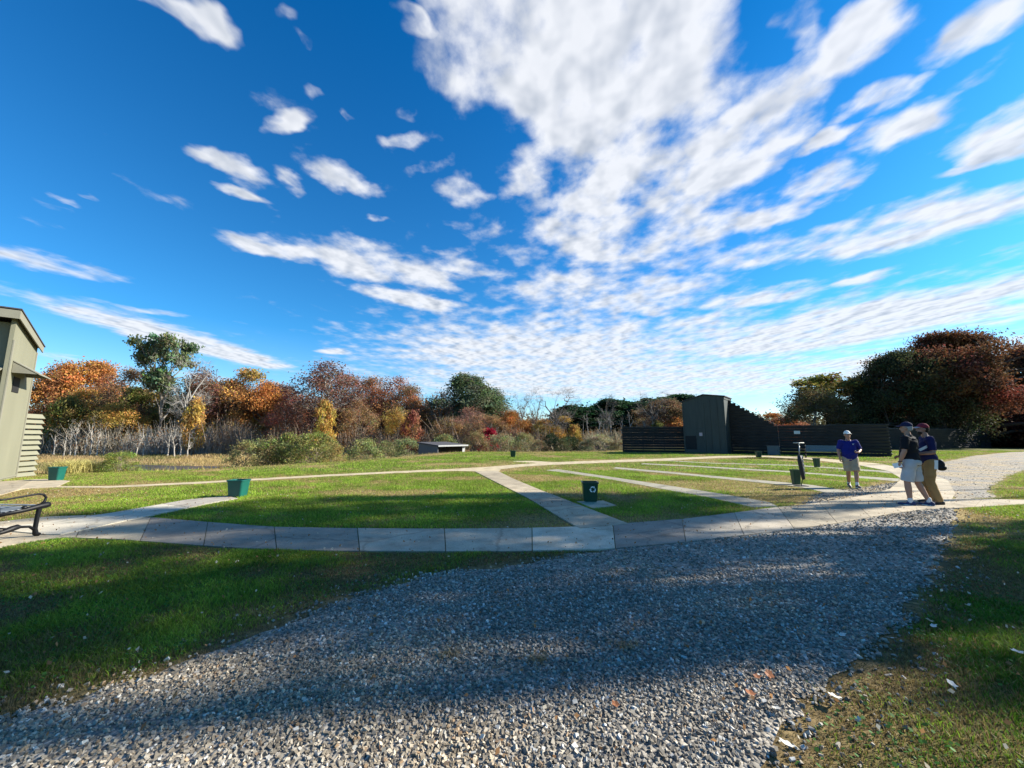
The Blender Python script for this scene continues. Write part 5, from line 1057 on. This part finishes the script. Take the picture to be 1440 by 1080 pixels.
# cloud banks: (end x, end y, other end x, y, half width in photo px, strength)
CL = [(760, -60, 900, 200, 190, 1.25), (1000, -80, 830, 150, 120, 1.0), (1130, 100, 960, 300, 62, 1.1), (780, 240, 960, 290, 70, 1.05), (740, 340, 1000, 340, 45, .9), (760, 400, 960, 430, 45, .85), (640, 500, 900, 500, 34, 1.0), (800, 470, 1200, 480, 34, .8),
      (1000, 500, 1500, 400, 34, 1.1), (620, 535, 1100, 545, 26, .95), (1050, 540, 1500, 480, 22, .9), (1090, 10, 1130, 70, 48, .95), (1160, 90, 1250, 10, 40, 1.0), (1210, 140, 1300, 100, 24, .95), (1225, 205, 1310, 170, 24, 1.0), (1345, 55, 1460, -20, 30, 1.05), (1375, 190, 1460, 140, 32, .95), (1390, 215, 1470, 190, 24, .9),
      (1115, 215, 1175, 188, 16, .9), (1080, 280, 1195, 240, 24, .95), (1040, 320, 1150, 285, 20, .9), (1110, 350, 1230, 320, 22, .9), (1180, 345, 1400, 290, 34, 1.0), (1300, 250, 1420, 225, 10, .7), (1000, 365, 1160, 350, 26, .8), (1180, 400, 1250, 385, 9, .7), (990, 430, 1130, 410, 18, .75),
      (228, 5, 300, 45, 22, .95), (540, 2, 600, 35, 16, .8), (255, 200, 345, 238, 15, .95), (305, 262, 368, 282, 8, .8), (385, 205, 440, 165, 20, .85), (400, 240, 420, 270, 14, .6), (455, 240, 535, 275, 20, .95), (500, 160, 500, 180, 14, .65), (520, 200, 610, 210, 15, .95), (560, 165, 600, 170, 14, .6), (570, 250, 630, 230, 13, .55), (640, 260, 675, 270, 22, .95), (520, 309, 548, 308, 7, .75), (725, 230, 770, 270, 26, .9),
      (310, 335, 470, 360, 14, 1.1), (400, 345, 640, 400, 24, 1.05), (480, 400, 665, 440, 13, 1.1), (600, 365, 700, 385, 16, .8), (-40, 345, 150, 388, 14, .85), (-60, 385, 420, 525, 17, 1.25), (150, 430, 285, 444, 6, .6), (445, 494, 490, 494, 5, .9), (60, 292, 110, 300, 8, .6), (100, 285, 115, 295, 8, .6), (140, 283, 150, 290, 7, .6), (20, 490, 200, 525, 8, .6), (430, 535, 640, 552, 7, .75), (200, 515, 330, 540, 8, .6),
      (430, 66, 450, 76, 9, .5), (400, 25, 420, 35, 9, .45), (435, 125, 470, 135, 8, .45), (1255, 320, 1330, 350, 10, .6)]
acc = None
for x0, y0, x1, y1, hw, st in CL:
    a, b_ = cp(x0, y0), cp(x1, y1); cx, cy = (a[0] + b_[0]) / 2, (a[1] + b_[1]) / 2; dx, dy = b_[0] - a[0], b_[1] - a[1]; Ln = math.hypot(dx, dy)
    mx_, my_ = (x0 + x1) / 2, (y0 + y1) / 2; vx, vy = x1 - x0, y1 - y0; vl = math.hypot(vx, vy) or 1; q = cp(mx_ - vy / vl * hw, my_ + vx / vl * hw); 
    # half width measured across the bank in the cloud plane
    if Ln < 1e-4: ux, uy = 1, 0
    else: ux, uy = dx / Ln, dy / Ln
    wq = abs(-(q[0] - cx) * uy + (q[1] - cy) * ux); mcp = cp(mx_, my_); wq = max(.03, abs(-(q[0] - mcp[0]) * uy + (q[1] - mcp[1]) * ux))
    mp = N(nt, 'ShaderNodeMapping', vector_type='TEXTURE'); mp.inputs['Location'].default_value = (cx, cy, 0); mp.inputs['Rotation'].default_value = (0, 0, math.atan2(uy, ux)); mp.inputs['Scale'].default_value = (Ln / 2 + wq * 1.1, wq * 1.35, 1)
    L.new(PW, mp.inputs['Vector']); gr = N(nt, 'ShaderNodeTexGradient', gradient_type='SPHERICAL'); L.new(mp.outputs[0], gr.inputs['Vector'])
    v = math_('MULTIPLY', gr.outputs['Fac'], st * 1.5); v = math_('MINIMUM', v, st)
    acc = v if acc is None else math_('MAXIMUM', acc, v)
def noise(vec, scale, detail, rough, dist=0.0):
    n = N(nt, 'ShaderNodeTexNoise'); n.inputs['Scale'].default_value = scale; n.inputs['Detail'].default_value = detail; n.inputs['Roughness'].default_value = rough; n.inputs['Distortion'].default_value = dist; L.new(vec, n.inputs['Vector']); return n.outputs['Fac']
st_ = N(nt, 'ShaderNodeMapping'); st_.inputs['Scale'].default_value = (1.15, .90, 1); st_.inputs['Rotation'].default_value = (0, 0, R(12)); L.new(PV, st_.inputs['Vector'])
nA = noise(st_.outputs[0], 4.4, 8, .53, .10); nB = noise(st_.outputs[0], 1.7, 4, .55)
far = math_('MULTIPLY', math_('SUBTRACT', 1.0, math_('DIVIDE', zc, .22), None, True), .10)
s1 = math_('ADD', math_('MULTIPLY', acc, .80), math_('MULTIPLY', math_('SUBTRACT', nA, .5), math_('MINIMUM', math_('MULTIPLY_ADD', zc, 4.2, .0), 2.3))); s1 = math_('ADD', s1, math_('MULTIPLY', math_('SUBTRACT', nB, .5), .9))
dens = N(nt, 'ShaderNodeMapRange', interpolation_type='SMOOTHSTEP'); dens.inputs['From Min'].default_value = .24; dens.inputs['From Max'].default_value = .90; L.new(s1, dens.inputs['Value'])
# thicker cloud is greyer, its sunward side whiter
off = N(nt, 'ShaderNodeVectorMath', operation='ADD'); off.inputs[1].default_value = (.05, .012, 0); L.new(st_.outputs[0], off.inputs[0]); nC = noise(off.outputs[0], 4.9, 3, .5, .10); nD = noise(st_.outputs[0], 4.9, 3, .5, .10)
lit = math_('ADD', math_('MULTIPLY', math_('SUBTRACT', nD, nC), 3.4), .80, None, True)
thick = N(nt, 'ShaderNodeMapRange', interpolation_type='SMOOTHSTEP'); thick.inputs['From Min'].default_value = .75; thick.inputs['From Max'].default_value = 1.7; L.new(s1, thick.inputs['Value'])
shade = math_('SUBTRACT', lit, math_('MULTIPLY', thick.outputs[0], .30), None, True)
cm = N(nt, 'ShaderNodeMix', data_type='RGBA'); L.new(shade, cm.inputs[0]); cm.inputs[6].default_value = (.45, .50, .58, 1); cm.inputs[7].default_value = (.86, .88, .92, 1)
CLK = 5.0    # cloud radiance in units of the sky texture
cs = N(nt, 'ShaderNodeMix', data_type='RGBA', blend_type='MULTIPLY'); cs.inputs[0].default_value = 1; L.new(cm.outputs[2], cs.inputs[6]); cs.inputs[7].default_value = (CLK, CLK, CLK, 1)
tint = N(nt, 'ShaderNodeMix', data_type='RGBA', blend_type='MULTIPLY'); tint.inputs[0].default_value = 1; L.new(sky.outputs[0], tint.inputs[6]); tr_ = ramp(nt, [(0.0, (.92, .95, 1.0)), (0.07, (.60, .84, .98)), (0.24, (.19, .66, .93)), (0.8, (.012, .47, .84))]); L.new(sp_.outputs[2], tr_.inputs['Fac']); L.new(tr_.outputs['Color'], tint.inputs[7])
fin = N(nt, 'ShaderNodeMix', data_type='RGBA'); L.new(math_('MULTIPLY', dens.outputs[0], .93), fin.inputs[0]); L.new(tint.outputs[2], fin.inputs[6]); L.new(cs.outputs[2], fin.inputs[7])
L.new(fin.outputs[2], bg.inputs['Color']); bg.inputs['Strength'].default_value = .09
w.cycles.sampling_method = 'MANUAL'; w.cycles.sample_map_resolution = 512
# ------------------------------------------------------------------ render settings
sc.view_settings.view_transform = 'Standard'; sc.view_settings.look = 'None'; sc.view_settings.exposure = 1.32; sc.view_settings.gamma = 1; sc.view_settings.use_curve_mapping = False
sc.cycles.max_bounces = 5; sc.cycles.transparent_max_bounces = 4; sc.cycles.diffuse_bounces = 3; sc.cycles.use_denoising = True
